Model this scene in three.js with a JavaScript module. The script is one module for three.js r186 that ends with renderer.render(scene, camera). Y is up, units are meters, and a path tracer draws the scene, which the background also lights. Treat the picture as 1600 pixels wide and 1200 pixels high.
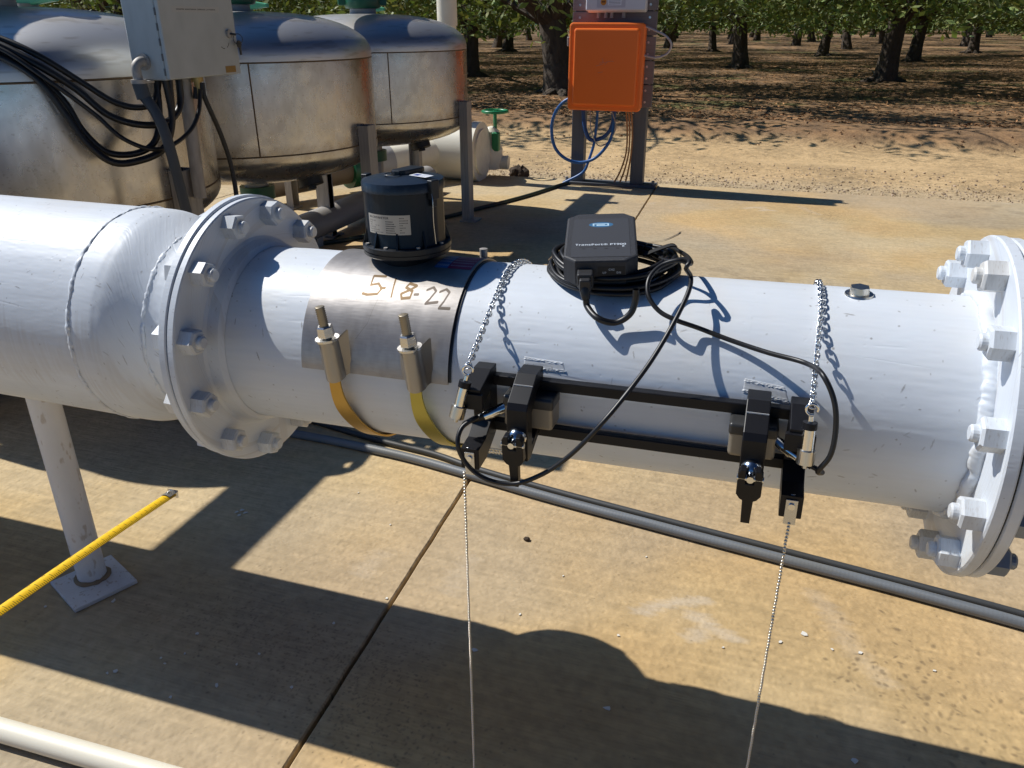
import * as THREE from 'three';
import { Sky } from 'three/addons/objects/Sky.js';
import { RoundedBoxGeometry } from 'three/addons/geometries/RoundedBoxGeometry.js';
import { mergeGeometries, toCreasedNormals, mergeVertices } from 'three/addons/utils/BufferGeometryUtils.js';

// ------------------------------------------------------------------ camera, sky, sun, exposure
const scene = new THREE.Scene();
const RAD = Math.PI / 180;
const camera = new THREE.PerspectiveCamera(52.0, 4 / 3, 0.05, 900);
const CAM = new THREE.Vector3(0, 1.0855, 1.02);
camera.position.copy(CAM);
camera.rotation.set(-24.62 * RAD, 18.02 * RAD, -0.22 * RAD, 'YXZ');
camera.updateMatrixWorld(true);

const SUN = new THREE.Vector3(-0.84, 1, -0.085).normalize();
const sky = new Sky();
sky.scale.setScalar(800);
Object.assign(sky.material.uniforms.turbidity, { value: 7 });
Object.assign(sky.material.uniforms.rayleigh, { value: 0.45 });
sky.material.uniforms.mieCoefficient.value = 0.003;
sky.material.uniforms.mieDirectionalG.value = 0.8;
sky.material.uniforms.sunPosition.value.copy(SUN);
if (sky.material.uniforms.cloudCoverage) sky.material.uniforms.cloudCoverage.value = 0;
scene.add(sky);
scene.environmentIntensity = 0.15;
const sun = new THREE.DirectionalLight(new THREE.Color(1.0, 0.955, 0.87), 4.6);
sun.position.copy(SUN).multiplyScalar(60);
sun.castShadow = true;
sun.shadow.mapSize.set(4096, 4096);
Object.assign(sun.shadow.camera, { left: -30, right: 30, top: 30, bottom: -30, near: 1, far: 160 });
scene.add(sun, sun.target);
const renderer = new THREE.WebGLRenderer({ antialias: true });
renderer.setSize(1024, 768);
renderer.toneMapping = THREE.LinearToneMapping;
renderer.toneMappingExposure = 1.08;
renderer.shadowMap.enabled = true;

// ------------------------------------------------------------------ helpers: random, pixels to places
function rng(seed) { let s = seed >>> 0; return () => { s = (s + 0x6d2b79f5) | 0; let t = Math.imul(s ^ (s >>> 15), 1 | s); t = (t + Math.imul(t ^ (t >>> 7), 61 | t)) ^ t; return ((t ^ (t >>> 14)) >>> 0) / 4294967296; }; }
const V = (x, y, z) => new THREE.Vector3(x, y, z);
const FPX = 1230;
function dir(px, py) { return V(px - 800, 600 - py, -FPX).normalize().applyQuaternion(camera.quaternion); }
function onZ(px, py, z) { const d = dir(px, py); return CAM.clone().addScaledVector(d, (z - CAM.z) / d.z); }
function onX(px, py, x) { const d = dir(px, py); return CAM.clone().addScaledVector(d, (x - CAM.x) / d.x); }
function onY(px, py, y = 0) { const d = dir(px, py); return CAM.clone().addScaledVector(d, (y - CAM.y) / d.y); }
// the pipe run: axis along x; the metered spool rises slightly to the right of the left joint
const HP = 0.632, R1 = 0.1365, R2 = 0.1778, PIV = V(-0.785, HP, 0), TILT = 0.0138;
const tiltQ = new THREE.Quaternion().setFromAxisAngle(V(0, 0, 1), TILT);
const toWorld = (p) => p.clone().sub(PIV).applyQuaternion(tiltQ).add(PIV);
const toPipe = (p) => p.clone().sub(PIV).applyQuaternion(tiltQ.clone().invert()).add(PIV);
const atP = (px, py, z) => toPipe(onZ(px, py, z));
function onPipe(px, py, off = 0) {      // the point of a pixel's ray on the metered pipe (or off metres above it), in the pipe's own frame
  const o = toPipe(CAM), d = dir(px, py).applyQuaternion(tiltQ.clone().invert()), r = R1 + off;
  const oy = o.y - HP, A = d.y * d.y + d.z * d.z, B = oy * d.y + o.z * d.z, Cc = oy * oy + o.z * o.z - r * r;
  const q = Math.max(0, B * B - A * Cc);
  return o.addScaledVector(d, (-B - Math.sqrt(q)) / A);
}
const ring = (x, r, a) => V(x, HP + r * Math.sin(a), r * Math.cos(a));

// ------------------------------------------------------------------ helpers: things and parts
const taken = new Map();
function numbered(name) { const n = taken.get(name) || 0; taken.set(name, n + 1); return n ? name + '_' + String(n).padStart(3, '0') : name; }
function thing(name, label, category, pos = V(0, 0, 0), opt = {}) {
  const g = new THREE.Group(); g.name = numbered(name);
  g.userData = { label, category }; if (opt.group) g.userData.group = opt.group;
  g.userData.off = undefined; delete g.userData.off;
  offs.set(g, pos.clone());
  if (opt.tilt) { g.position.copy(toWorld(pos)); g.quaternion.copy(tiltQ); } else g.position.copy(pos);
  scene.add(g); return g;
}
const offs = new Map();
function rootOf(o) { while (o.parent && o.parent !== scene) o = o.parent; return o; }
function shade(m) { m.castShadow = true; m.receiveShadow = true; return m; }
// a part whose geometry is written in the thing's own (pipe or world) coordinates
function part(parent, name, geo, mat, label) {
  const g = Array.isArray(geo) ? join(geo) : geo;
  const off = offs.get(rootOf(parent)); if (off) g.translate(-off.x, -off.y, -off.z);
  const m = shade(new THREE.Mesh(g, mat)); m.name = name; if (label) m.userData.label = label;
  parent.add(m); return m;
}
// a part that shares its geometry with its likes
function partAt(parent, name, geo, mat, pos, quat) {
  const m = shade(new THREE.Mesh(geo, mat)); m.name = name;
  const off = offs.get(rootOf(parent)) || V(0, 0, 0);
  m.position.copy(pos).sub(off); if (quat) m.quaternion.copy(quat);
  parent.add(m); return m;
}
function struct(name, geo, mat) { const m = shade(new THREE.Mesh(geo, mat)); m.name = name; m.userData.kind = 'structure'; scene.add(m); return m; }
function single(name, geo, mat, label, category, group) { const m = shade(new THREE.Mesh(Array.isArray(geo) ? join(geo) : geo, mat)); m.name = numbered(name); m.userData = { label, category }; if (group) m.userData.group = group; scene.add(m); return m; }
function join(list) {
  const out = list.map((g) => { const h = g.index ? g.toNonIndexed() : g; for (const k of Object.keys(h.attributes)) if (!['position', 'normal', 'uv'].includes(k)) h.deleteAttribute(k); if (!h.attributes.uv) h.setAttribute('uv', new THREE.BufferAttribute(new Float32Array(h.attributes.position.count * 2), 2)); h.morphAttributes = {}; return h; });
  return mergeGeometries(out);
}

// ------------------------------------------------------------------ helpers: geometry
// grid of points -> geometry; P(i,j) gives a Vector3, T(i,j) gives [u,v]
function sheet(nu, nv, P, T) {
  const pos = [], uv = [], idx = [];
  for (let i = 0; i <= nu; i++) for (let j = 0; j <= nv; j++) { const p = P(i, j), t = T ? T(i, j) : [i / nu, j / nv]; pos.push(p.x, p.y, p.z); uv.push(t[0], t[1]); }
  for (let i = 0; i < nu; i++) for (let j = 0; j < nv; j++) { const a = i * (nv + 1) + j, b = a + nv + 1; idx.push(a, b, a + 1, b, b + 1, a + 1); }
  const g = new THREE.BufferGeometry();
  g.setAttribute('position', new THREE.Float32BufferAttribute(pos, 3)); g.setAttribute('uv', new THREE.Float32BufferAttribute(uv, 2)); g.setIndex(idx);
  g.computeVertexNormals(); return g;
}
// surface of revolution about the pipe axis (profile of [x, r]); uv in metres
function revX(profile, seg = 96, crease = 0.5, cy = HP, cz = 0) {
  const g = sheet(profile.length - 1, seg, (i, j) => { const a = -j / seg * Math.PI * 2 - Math.PI / 2; return V(profile[i][0], cy + profile[i][1] * Math.sin(a), cz + profile[i][1] * Math.cos(a)); }, (i, j) => [profile[i][0], j / seg * 2 * Math.PI * Math.max(profile[i][1], 0.05)]);
  return toCreasedNormals(g, crease);
}
function revY(profile, seg = 64, cx = 0, cz = 0, crease = 0.5) {   // profile of [r, y]
  const g = sheet(profile.length - 1, seg, (i, j) => { const a = j / seg * Math.PI * 2; return V(cx + profile[i][0] * Math.cos(a), profile[i][1], cz + profile[i][0] * Math.sin(a)); }, (i, j) => [j / seg, i / (profile.length - 1)]);
  return toCreasedNormals(g, crease);
}
function shellX(x0, x1, r0, r1, a0, a1, na = 48, nx = 1) {   // thick part of a cylinder wall about the pipe axis; outer face uv 0..1 (x, angle)
  const A = (j) => a0 + (a1 - a0) * j / na, X = (i) => x0 + (x1 - x0) * i / nx;
  const outer = sheet(nx, na, (i, j) => ring(X(i), r1, A(j)));
  const inner = sheet(nx, na, (i, j) => ring(X(nx - i), r0, A(j)));
  const e1 = sheet(1, na, (i, j) => ring(x0, i ? r1 : r0, A(j))), e2 = sheet(1, na, (i, j) => ring(x1, i ? r0 : r1, A(j)));
  const c1 = sheet(1, nx, (i, j) => ring(X(j), i ? r0 : r1, a0)), c2 = sheet(1, nx, (i, j) => ring(X(j), i ? r1 : r0, a1));
  return join([outer, inner, e1, e2, c1, c2]);
}
function tube(pts, r, seg = 64, rad = 8, closed = false, tension = 0.5) { return new THREE.TubeGeometry(new THREE.CatmullRomCurve3(pts, closed, 'centripetal', tension), seg, r, rad, closed); }
function taper(pts, radii, rad = 7, seg = 6) {  // tapered limb through points
  const c = new THREE.CatmullRomCurve3(pts), n = seg * (pts.length - 1), f = c.computeFrenetFrames(n);
  return sheet(n, rad, (i, j) => { const t = i / n, p = c.getPoint(t), k = t * (pts.length - 1), a = Math.min(Math.floor(k), pts.length - 2), r = radii[a] + (radii[a + 1] - radii[a]) * (k - a), w = -j / rad * 2 * Math.PI; return p.addScaledVector(f.normals[i], r * Math.cos(w)).addScaledVector(f.binormals[i], r * Math.sin(w)); }, (i, j) => [j / rad, i * 0.25]);
}
function cyl(a, b, r, seg = 20, r2 = r) {   // closed cylinder from a to b
  const d = b.clone().sub(a), L = d.length(), g = new THREE.CylinderGeometry(r2, r, L, seg);
  g.applyQuaternion(new THREE.Quaternion().setFromUnitVectors(V(0, 1, 0), d.normalize())); g.translate((a.x + b.x) / 2, (a.y + b.y) / 2, (a.z + b.z) / 2); return g;
}
function box(x0, x1, y0, y1, z0, z1, bevel = 0) {
  const w = x1 - x0, h = y1 - y0, d = z1 - z0;
  const g = bevel ? new RoundedBoxGeometry(w, h, d, 2, bevel) : new THREE.BoxGeometry(w, h, d);
  return g.translate((x0 + x1) / 2, (y0 + y1) / 2, (z0 + z1) / 2);
}
function extrude(pts, depth, bevel = 0.001, holes = []) {
  const s = new THREE.Shape(pts.map((p) => new THREE.Vector2(p[0], p[1])));
  for (const h of holes) s.holes.push(new THREE.Path(h.map((p) => new THREE.Vector2(p[0], p[1]))));
  return new THREE.ExtrudeGeometry(s, { depth: depth - 2 * bevel, bevelEnabled: bevel > 0, bevelSize: bevel, bevelThickness: bevel, bevelOffset: -bevel, bevelSegments: 2, curveSegments: 10 }).translate(0, 0, bevel);
}
const zyToX = (g, x0) => { const m = new THREE.Matrix4().set(0, 0, 1, x0, 0, 1, 0, 0, -1, 0, 0, 0, 0, 0, 0, 1); return g.applyMatrix4(m); };   // shape x -> -z, extrusion -> +x

// ------------------------------------------------------------------ helpers: textures
function vnoise(period, seed) {
  const R = rng(seed), t = new Float32Array(period * period).map(() => R());
  return (u, v) => { let x = u * period, y = v * period; const xf = Math.floor(x), yf = Math.floor(y); x -= xf; y -= yf; x = x * x * (3 - 2 * x); y = y * y * (3 - 2 * y); const m = (n) => ((n % period) + period) % period, x0 = m(xf), x1 = m(xf + 1), y0 = m(yf) * period, y1 = m(yf + 1) * period; return (t[y0 + x0] * (1 - x) + t[y0 + x1] * x) * (1 - y) + (t[y1 + x0] * (1 - x) + t[y1 + x1] * x) * y; };
}
function fbm(p0, oct, seed, gain = 0.5) { const n = []; for (let i = 0; i < oct; i++) n.push(vnoise(p0 << i, seed + i * 17)); return (u, v) => { let s = 0, a = 1, w = 0; for (const f of n) { s += a * f(u, v); w += a; a *= gain; } return s / w; }; }
const toS = (c) => Math.round(255 * Math.min(1, Math.max(0, c <= 0.0031308 ? 12.92 * c : 1.055 * Math.pow(c, 1 / 2.4) - 0.055)));
function colorTex(w, h, fn) {   // fn(u,v) -> linear rgb
  const d = new Uint8Array(w * h * 4);
  for (let y = 0; y < h; y++) for (let x = 0; x < w; x++) { const c = fn((x + 0.5) / w, (y + 0.5) / h), k = (y * w + x) * 4; d[k] = toS(c[0]); d[k + 1] = toS(c[1]); d[k + 2] = toS(c[2]); d[k + 3] = 255; }
  const t = new THREE.DataTexture(d, w, h); t.colorSpace = THREE.SRGBColorSpace; return fin(t);
}
function grayTex(w, h, fn) { const d = new Uint8Array(w * h * 4); for (let y = 0; y < h; y++) for (let x = 0; x < w; x++) { const c = Math.round(255 * Math.min(1, Math.max(0, fn((x + 0.5) / w, (y + 0.5) / h)))), k = (y * w + x) * 4; d[k] = d[k + 1] = d[k + 2] = c; d[k + 3] = 255; } return fin(new THREE.DataTexture(d, w, h)); }
function fin(t) { t.wrapS = t.wrapT = THREE.RepeatWrapping; t.magFilter = THREE.LinearFilter; t.minFilter = THREE.LinearMipmapLinearFilter; t.generateMipmaps = true; t.needsUpdate = true; return t; }
function rep(t, x, y) { const c = t.clone(); c.repeat.set(x, y); c.needsUpdate = true; return c; }
function canvasTex(w, h, draw) { const c = document.createElement('canvas'); c.width = w; c.height = h; const g = c.getContext('2d'); draw(g, w, h); const t = new THREE.CanvasTexture(c); t.colorSpace = THREE.SRGBColorSpace; t.magFilter = THREE.LinearFilter; t.anisotropy = 8; return t; }
const lerp = (a, b, t) => a + (b - a) * t, clamp = (x, a = 0, b = 1) => Math.min(b, Math.max(a, x)), step = (a, b, x) => { const t = clamp((x - a) / (b - a)); return t * t * (3 - 2 * t); };
const mix3 = (a, b, t) => [lerp(a[0], b[0], t), lerp(a[1], b[1], t), lerp(a[2], b[2], t)];
const lin = (r, g, b) => new THREE.Color().setRGB(r, g, b);
const std = (o) => new THREE.MeshStandardMaterial(o), phy = (o) => new THREE.MeshPhysicalMaterial(o);

// ------------------------------------------------------------------ materials
const M = {};
{ // white brushed-on pipe paint: strokes, grit, specks, chips. One metre a tile
  const R = rng(5), S = 1024, spot = new Float32Array(S * S), hgt = new Float32Array(S * S);
  const stamp = (arr, x, y, rx, ry, a, v) => { const c = Math.cos(a), s = Math.sin(a), m = Math.ceil(Math.max(rx, ry)) + 1; for (let j = -m; j <= m; j++) for (let i = -m; i <= m; i++) { const p = (i * c + j * s) / rx, q = (-i * s + j * c) / ry, d = p * p + q * q; if (d < 1) { const k = (((y + j) | 0) + S) % S * S + (((x + i) | 0) + S) % S; arr[k] = Math.max(arr[k], v * (1 - d * d)); } } };
  for (let k = 0; k < 700; k++) stamp(spot, R() * S, R() * S, 0.8 + R() * 1.1, 0.8 + R() * 0.9, R() * 3, 0.25 + R() * 0.6);
  for (let k = 0; k < 220; k++) stamp(spot, R() * S, R() * S, 2 + R() * 6, 0.7 + R() * 0.5, R() * 3, 0.3 + R() * 0.5);
  for (let k = 0; k < 500; k++) stamp(hgt, R() * S, R() * S, 1 + R() * 1.6, 1 + R() * 1.4, R() * 3, 0.15 + R() * 0.45);
  for (let k = 0; k < 140; k++) stamp(hgt, R() * S, R() * S, 10 + R() * 60, 0.8 + R() * 1.4, (R() - 0.5) * 0.25, 0.3 + R() * 0.5);
  const a = fbm(6, 4, 11), b = fbm(48, 3, 23), st = fbm(4, 3, 31), s2 = vnoise(256, 8);
  const dr = vnoise(240, 301), dr2 = vnoise(20, 302), dr3 = vnoise(300, 303);
  const idx = (u, v) => ((v * S) | 0) * S + ((u * S) | 0);
  M.paintMap = colorTex(S, S, (u, v) => { const d = spot[idx(u, v)], n = 0.92 + 0.10 * a(u, v) + 0.05 * (b(u, v) - 0.5) + 0.035 * (s2(u * 0.06, v) - 0.5), t = step(0.5, 0.75, st(u, v)) * 0.5 * (0.3 + b(u, v)); const c = mix3([0.655 * n, 0.70 * n, 0.755 * n], [0.58, 0.52, 0.43], t * 0.5); const low = Math.min(v, Math.abs(v - 0.857)), len = 0.03 + 0.13 * dr(u, 0.3) * dr2(u, 0.7), run = step(len, len * 0.45, low) * (0.35 + 0.65 * dr3(u, v * 0.1)) * (0.55 + 0.45 * b(u, v)); return mix3(mix3(c, [0.34, 0.27, 0.18], clamp(run * 0.3)), [0.10, 0.075, 0.05], d * 0.8); });
  M.paintBump = grayTex(S, S, (u, v) => 0.35 + 0.25 * (vnoiseA(u, v) - 0.5) + 0.18 * (b(u, v) - 0.5) + 0.5 * hgt[idx(u, v)] - 0.2 * spot[idx(u, v)]);
  function vnoiseA(u, v) { return s2(u * 0.25, v); }
  M.paint = phy({ map: M.paintMap, bumpMap: M.paintBump, bumpScale: 0.0006, roughness: 0.5, clearcoat: 0.1, clearcoatRoughness: 0.35 });
  M.paintFlat = phy({ map: rep(M.paintMap, 1.7, 1.7), bumpMap: rep(M.paintBump, 1.7, 1.7), bumpScale: 0.0004, roughness: 0.45 });
  M.nut = std({ color: lin(0.61, 0.65, 0.69), roughness: 0.42 });
  M.nuts = [[0.61, 0.65, 0.69], [0.56, 0.585, 0.61], [0.60, 0.60, 0.585]].map((c, i) => std({ roughness: 0.45, map: colorTex(64, 64, (u, v) => { const k = 0.9 + 0.2 * a(u * 2 + i * 0.3, v * 2), d = step(0.68, 0.76, b(u * 0.4 + i * 0.37, v * 0.4)); return mix3(c.map((x) => x * k), [0.30, 0.24, 0.18], d * 0.3); }) }));
  const ln = fbm(6, 5, 333), lm = fbm(20, 3, 337); M.leg = phy({ map: colorTex(256, 256, (u, v) => { const k = 0.70 + 0.12 * ln(u, v), d = step(0.66, 0.8, lm(u, v)); return mix3([k, k * 0.985, k * 0.96], [0.40, 0.30, 0.19], d * 0.5); }), bumpMap: M.paintBump, bumpScale: 0.0008, roughness: 0.5 });
}
const steelNoise = fbm(8, 4, 91), steelStreak = (() => { const n = vnoise(256, 77), m = vnoise(64, 79); return (u, v) => 0.6 * n(u, v * 0.03) + 0.4 * m(u, v * 0.08); })();
M.zinc = std({ color: lin(0.62, 0.62, 0.60), metalness: 0.9, roughness: 0.35, roughnessMap: grayTex(128, 128, (u, v) => 0.6 + 0.4 * steelNoise(u, v)) });
M.chrome = std({ color: lin(0.78, 0.78, 0.76), metalness: 1, roughness: 0.16 });
M.nickel = std({ color: lin(0.66, 0.62, 0.54), metalness: 1, roughness: 0.3 });
M.blackAlu = phy({ color: lin(0.006, 0.006, 0.008), roughness: 0.42, specularIntensity: 0.6, bumpMap: grayTex(128, 128, (u, v) => steelNoise(u * 4, v * 4)), bumpScale: 0.0002 });
M.blackPlastic = std({ color: lin(0.018, 0.018, 0.020), roughness: 0.5 });
M.rubber = std({ color: lin(0.008, 0.008, 0.009), roughness: 0.42 });
M.galv = std({ color: lin(0.42, 0.41, 0.40), metalness: 0.35, roughness: 0.6, map: colorTex(256, 256, (u, v) => { const n = 0.75 + 0.45 * (steelNoise(u, v) - 0.3); return [n, n * 0.97, n * 0.93]; }) });
M.green = std({ color: lin(0.012, 0.20, 0.075), roughness: 0.35 });
M.darkGreen = std({ color: lin(0.01, 0.10, 0.045), roughness: 0.4 });
M.pvc = phy({ color: lin(0.86, 0.82, 0.70), roughness: 0.45, map: colorTex(256, 256, (u, v) => { const n = 0.82 + 0.2 * steelNoise(u, v); return [n, n * 0.985, n * 0.95]; }) });

// ------------------------------------------------------------------ ground, road, orchard floor
{
  const cl = fbm(5, 4, 201), gr = fbm(64, 3, 207), pe = vnoise(256, 211), p2 = vnoise(128, 213);
  const R = rng(3);
  const map = colorTex(1024, 1024, (u, v) => { const n = 0.55 + 0.5 * cl(u, v) + 0.55 * (gr(u, v) - 0.5) + 0.35 * (pe(u, v) - 0.5), k = p2(u, v) > 0.86 ? 1.35 : 1; return [n * k, n * k * 0.99, n * k * 0.97].map((x) => clamp(x, 0.05, 1)); });
  const bump = grayTex(1024, 1024, (u, v) => 0.5 * gr(u, v) + 0.3 * pe(u, v) + 0.2 * p2(u, v));
  const mat = std({ map, bumpMap: bump, bumpScale: 0.006, roughness: 0.95, vertexColors: true });
  const zs = []; for (let z = 6; z > -4.9; z -= 1.6) zs.push(z); for (let z = -4.9; z > -16; z -= 0.11) zs.push(z); for (let z = -16, d = 0.2; z > -420; z -= d, d *= 1.07) zs.push(z);
  const xs = []; { const half = []; for (let x = 0.09, d = 0.18; x < 380; x += d, d *= x > 9 ? 1.085 : 1.008) half.push(x); for (let i = half.length - 1; i >= 0; i--) xs.push(-half[i] - 1); for (const x of half) xs.push(x - 1); }
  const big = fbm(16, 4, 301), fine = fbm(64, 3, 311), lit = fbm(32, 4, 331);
  const H = (x, z) => {
    const bank = -7.75 + 0.9 * (big(x / 24, 0.3) - 0.5) + 0.35 * (fine(x / 9, 0.7) - 0.5);
    const o = step(bank + 0.1, bank - 0.45, z);
    const rut = -0.03 * Math.exp(-Math.pow((z + 6.9) / 0.25, 2)) - 0.02 * Math.exp(-Math.pow((z + 5.7) / 0.3, 2));
    return [-0.05 + rut + o * (0.08 + 0.06 * Math.exp(-Math.pow((z - bank + 0.8) / 0.6, 2))) + (0.005 + 0.035 * o) * (fine(x / 5, z / 5) - 0.5) + 0.02 * (big(x / 8, z / 8) - 0.5) - (z > -4.95 ? 0.09 : 0), o];
  };
  const pos = [], uv = [], col = [], idx = [];
  for (const z of zs) for (const x of xs) {
    const [h, o] = H(x, z); pos.push(x, h, z); uv.push(x / 2.6, z / 2.6);
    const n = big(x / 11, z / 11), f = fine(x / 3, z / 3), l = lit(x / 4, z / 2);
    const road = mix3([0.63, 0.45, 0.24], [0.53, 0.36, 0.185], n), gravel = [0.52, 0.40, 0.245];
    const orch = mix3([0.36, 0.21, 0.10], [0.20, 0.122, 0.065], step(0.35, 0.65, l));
    const gw = step(-6.1, -5.2, z + 0.5 * (f - 0.5));
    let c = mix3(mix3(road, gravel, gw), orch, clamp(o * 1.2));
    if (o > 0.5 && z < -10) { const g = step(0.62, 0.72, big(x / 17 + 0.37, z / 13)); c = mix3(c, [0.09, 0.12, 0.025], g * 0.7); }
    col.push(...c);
  }
  const W = xs.length; for (let i = 0; i < zs.length - 1; i++) for (let j = 0; j < W - 1; j++) { const a = i * W + j, b = a + W; idx.push(a, a + 1, b, b, a + 1, b + 1); }
  const g = new THREE.BufferGeometry(); g.setAttribute('position', new THREE.Float32BufferAttribute(pos, 3)); g.setAttribute('uv', new THREE.Float32BufferAttribute(uv, 2)); g.setAttribute('color', new THREE.Float32BufferAttribute(col, 3)); g.setIndex(idx); g.computeVertexNormals();
  struct('ground', g, mat);
  M.groundH = (x, z) => H(x, z)[0];
  // loose stones beside the slab and clods on the bank
  const ico = new THREE.IcosahedronGeometry(1, 0); { const p = ico.attributes.position, hh = new Map(); for (let i = 0; i < p.count; i++) { const k = [p.getX(i), p.getY(i), p.getZ(i)].map((x) => x.toFixed(2)).join(); if (!hh.has(k)) hh.set(k, 0.75 + 0.5 * R()); const s = hh.get(k); p.setXYZ(i, p.getX(i) * s, p.getY(i) * s * 0.65, p.getZ(i) * s); } ico.computeVertexNormals(); }
  const scatter = (name, label, cat, n, fx, mat2, colf) => { const im = new THREE.InstancedMesh(ico, mat2, n), m = new THREE.Matrix4(), q = new THREE.Quaternion(), e = new THREE.Euler(); for (let i = 0; i < n; i++) { const [x, z, s] = fx(); e.set(R() * 3, R() * 6, R() * 3); q.setFromEuler(e); m.compose(V(x, M.groundH(x, z) + s * 0.2, z), q, V(s, s, s)); im.setMatrixAt(i, m); im.setColorAt(i, colf()); } im.name = name; im.userData = { label, category: cat, kind: 'stuff' }; shade(im); scene.add(im); };
  const stoneM = std({ color: 0xffffff, roughness: 0.95 });
  scatter('gravel', 'loose tan gravel scattered along the far edge of the concrete', 'gravel', 16000, () => { const t = R(); return [-5.5 + 11 * R(), -4.97 - 1.7 * t * t * (0.4 + 0.6 * R()), 0.003 + 0.010 * Math.pow(R(), 4)]; }, stoneM, () => { const k = 0.75 + 0.5 * R(); return lin(0.42 * k, 0.32 * k, (0.19 + 0.05 * R()) * k); });
  scatter('soil_clods', 'brown soil clods and crumbs over the orchard bank', 'soil', 3500, () => [-12 + 24 * R(), -7.6 - 7 * R() * R(), 0.005 + 0.014 * Math.pow(R(), 4)], stoneM, () => { const k = 0.6 + 0.6 * R(); return lin(0.27 * k, 0.16 * k, 0.085 * k); });
  // fallen leaves
  const leaf = new THREE.BufferGeometry(); leaf.setAttribute('position', new THREE.Float32BufferAttribute([-1, 0, 0, 0, 0.18, 0.4, 1, 0, 0, -1, 0, 0, 1, 0, 0, 0, 0.18, -0.4], 3)); leaf.computeVertexNormals();
  const im = new THREE.InstancedMesh(leaf, std({ color: 0xffffff, roughness: 0.9, side: THREE.DoubleSide }), 26000), m = new THREE.Matrix4(), q = new THREE.Quaternion();
  for (let i = 0; i < 26000; i++) { const z = -8.6 - 26 * R() * R(), x = -14 + 28 * R() + (z + 8) * -0.05, s = 0.018 + 0.024 * R(); q.setFromEuler(new THREE.Euler((R() - 0.5) * 0.7, R() * 6.3, (R() - 0.5) * 0.7)); m.compose(V(x, M.groundH(x, z) + 0.006, z), q, V(s, s, s)); im.setMatrixAt(i, m); const k = 0.5 + R(); im.setColorAt(i, lin(0.36 * k, 0.19 * k, 0.085 * k)); }
  im.name = 'leaf_litter'; im.userData = { label: 'dry brown fallen leaves covering the orchard floor', category: 'leaves', kind: 'stuff' }; shade(im); scene.add(im);
}

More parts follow.
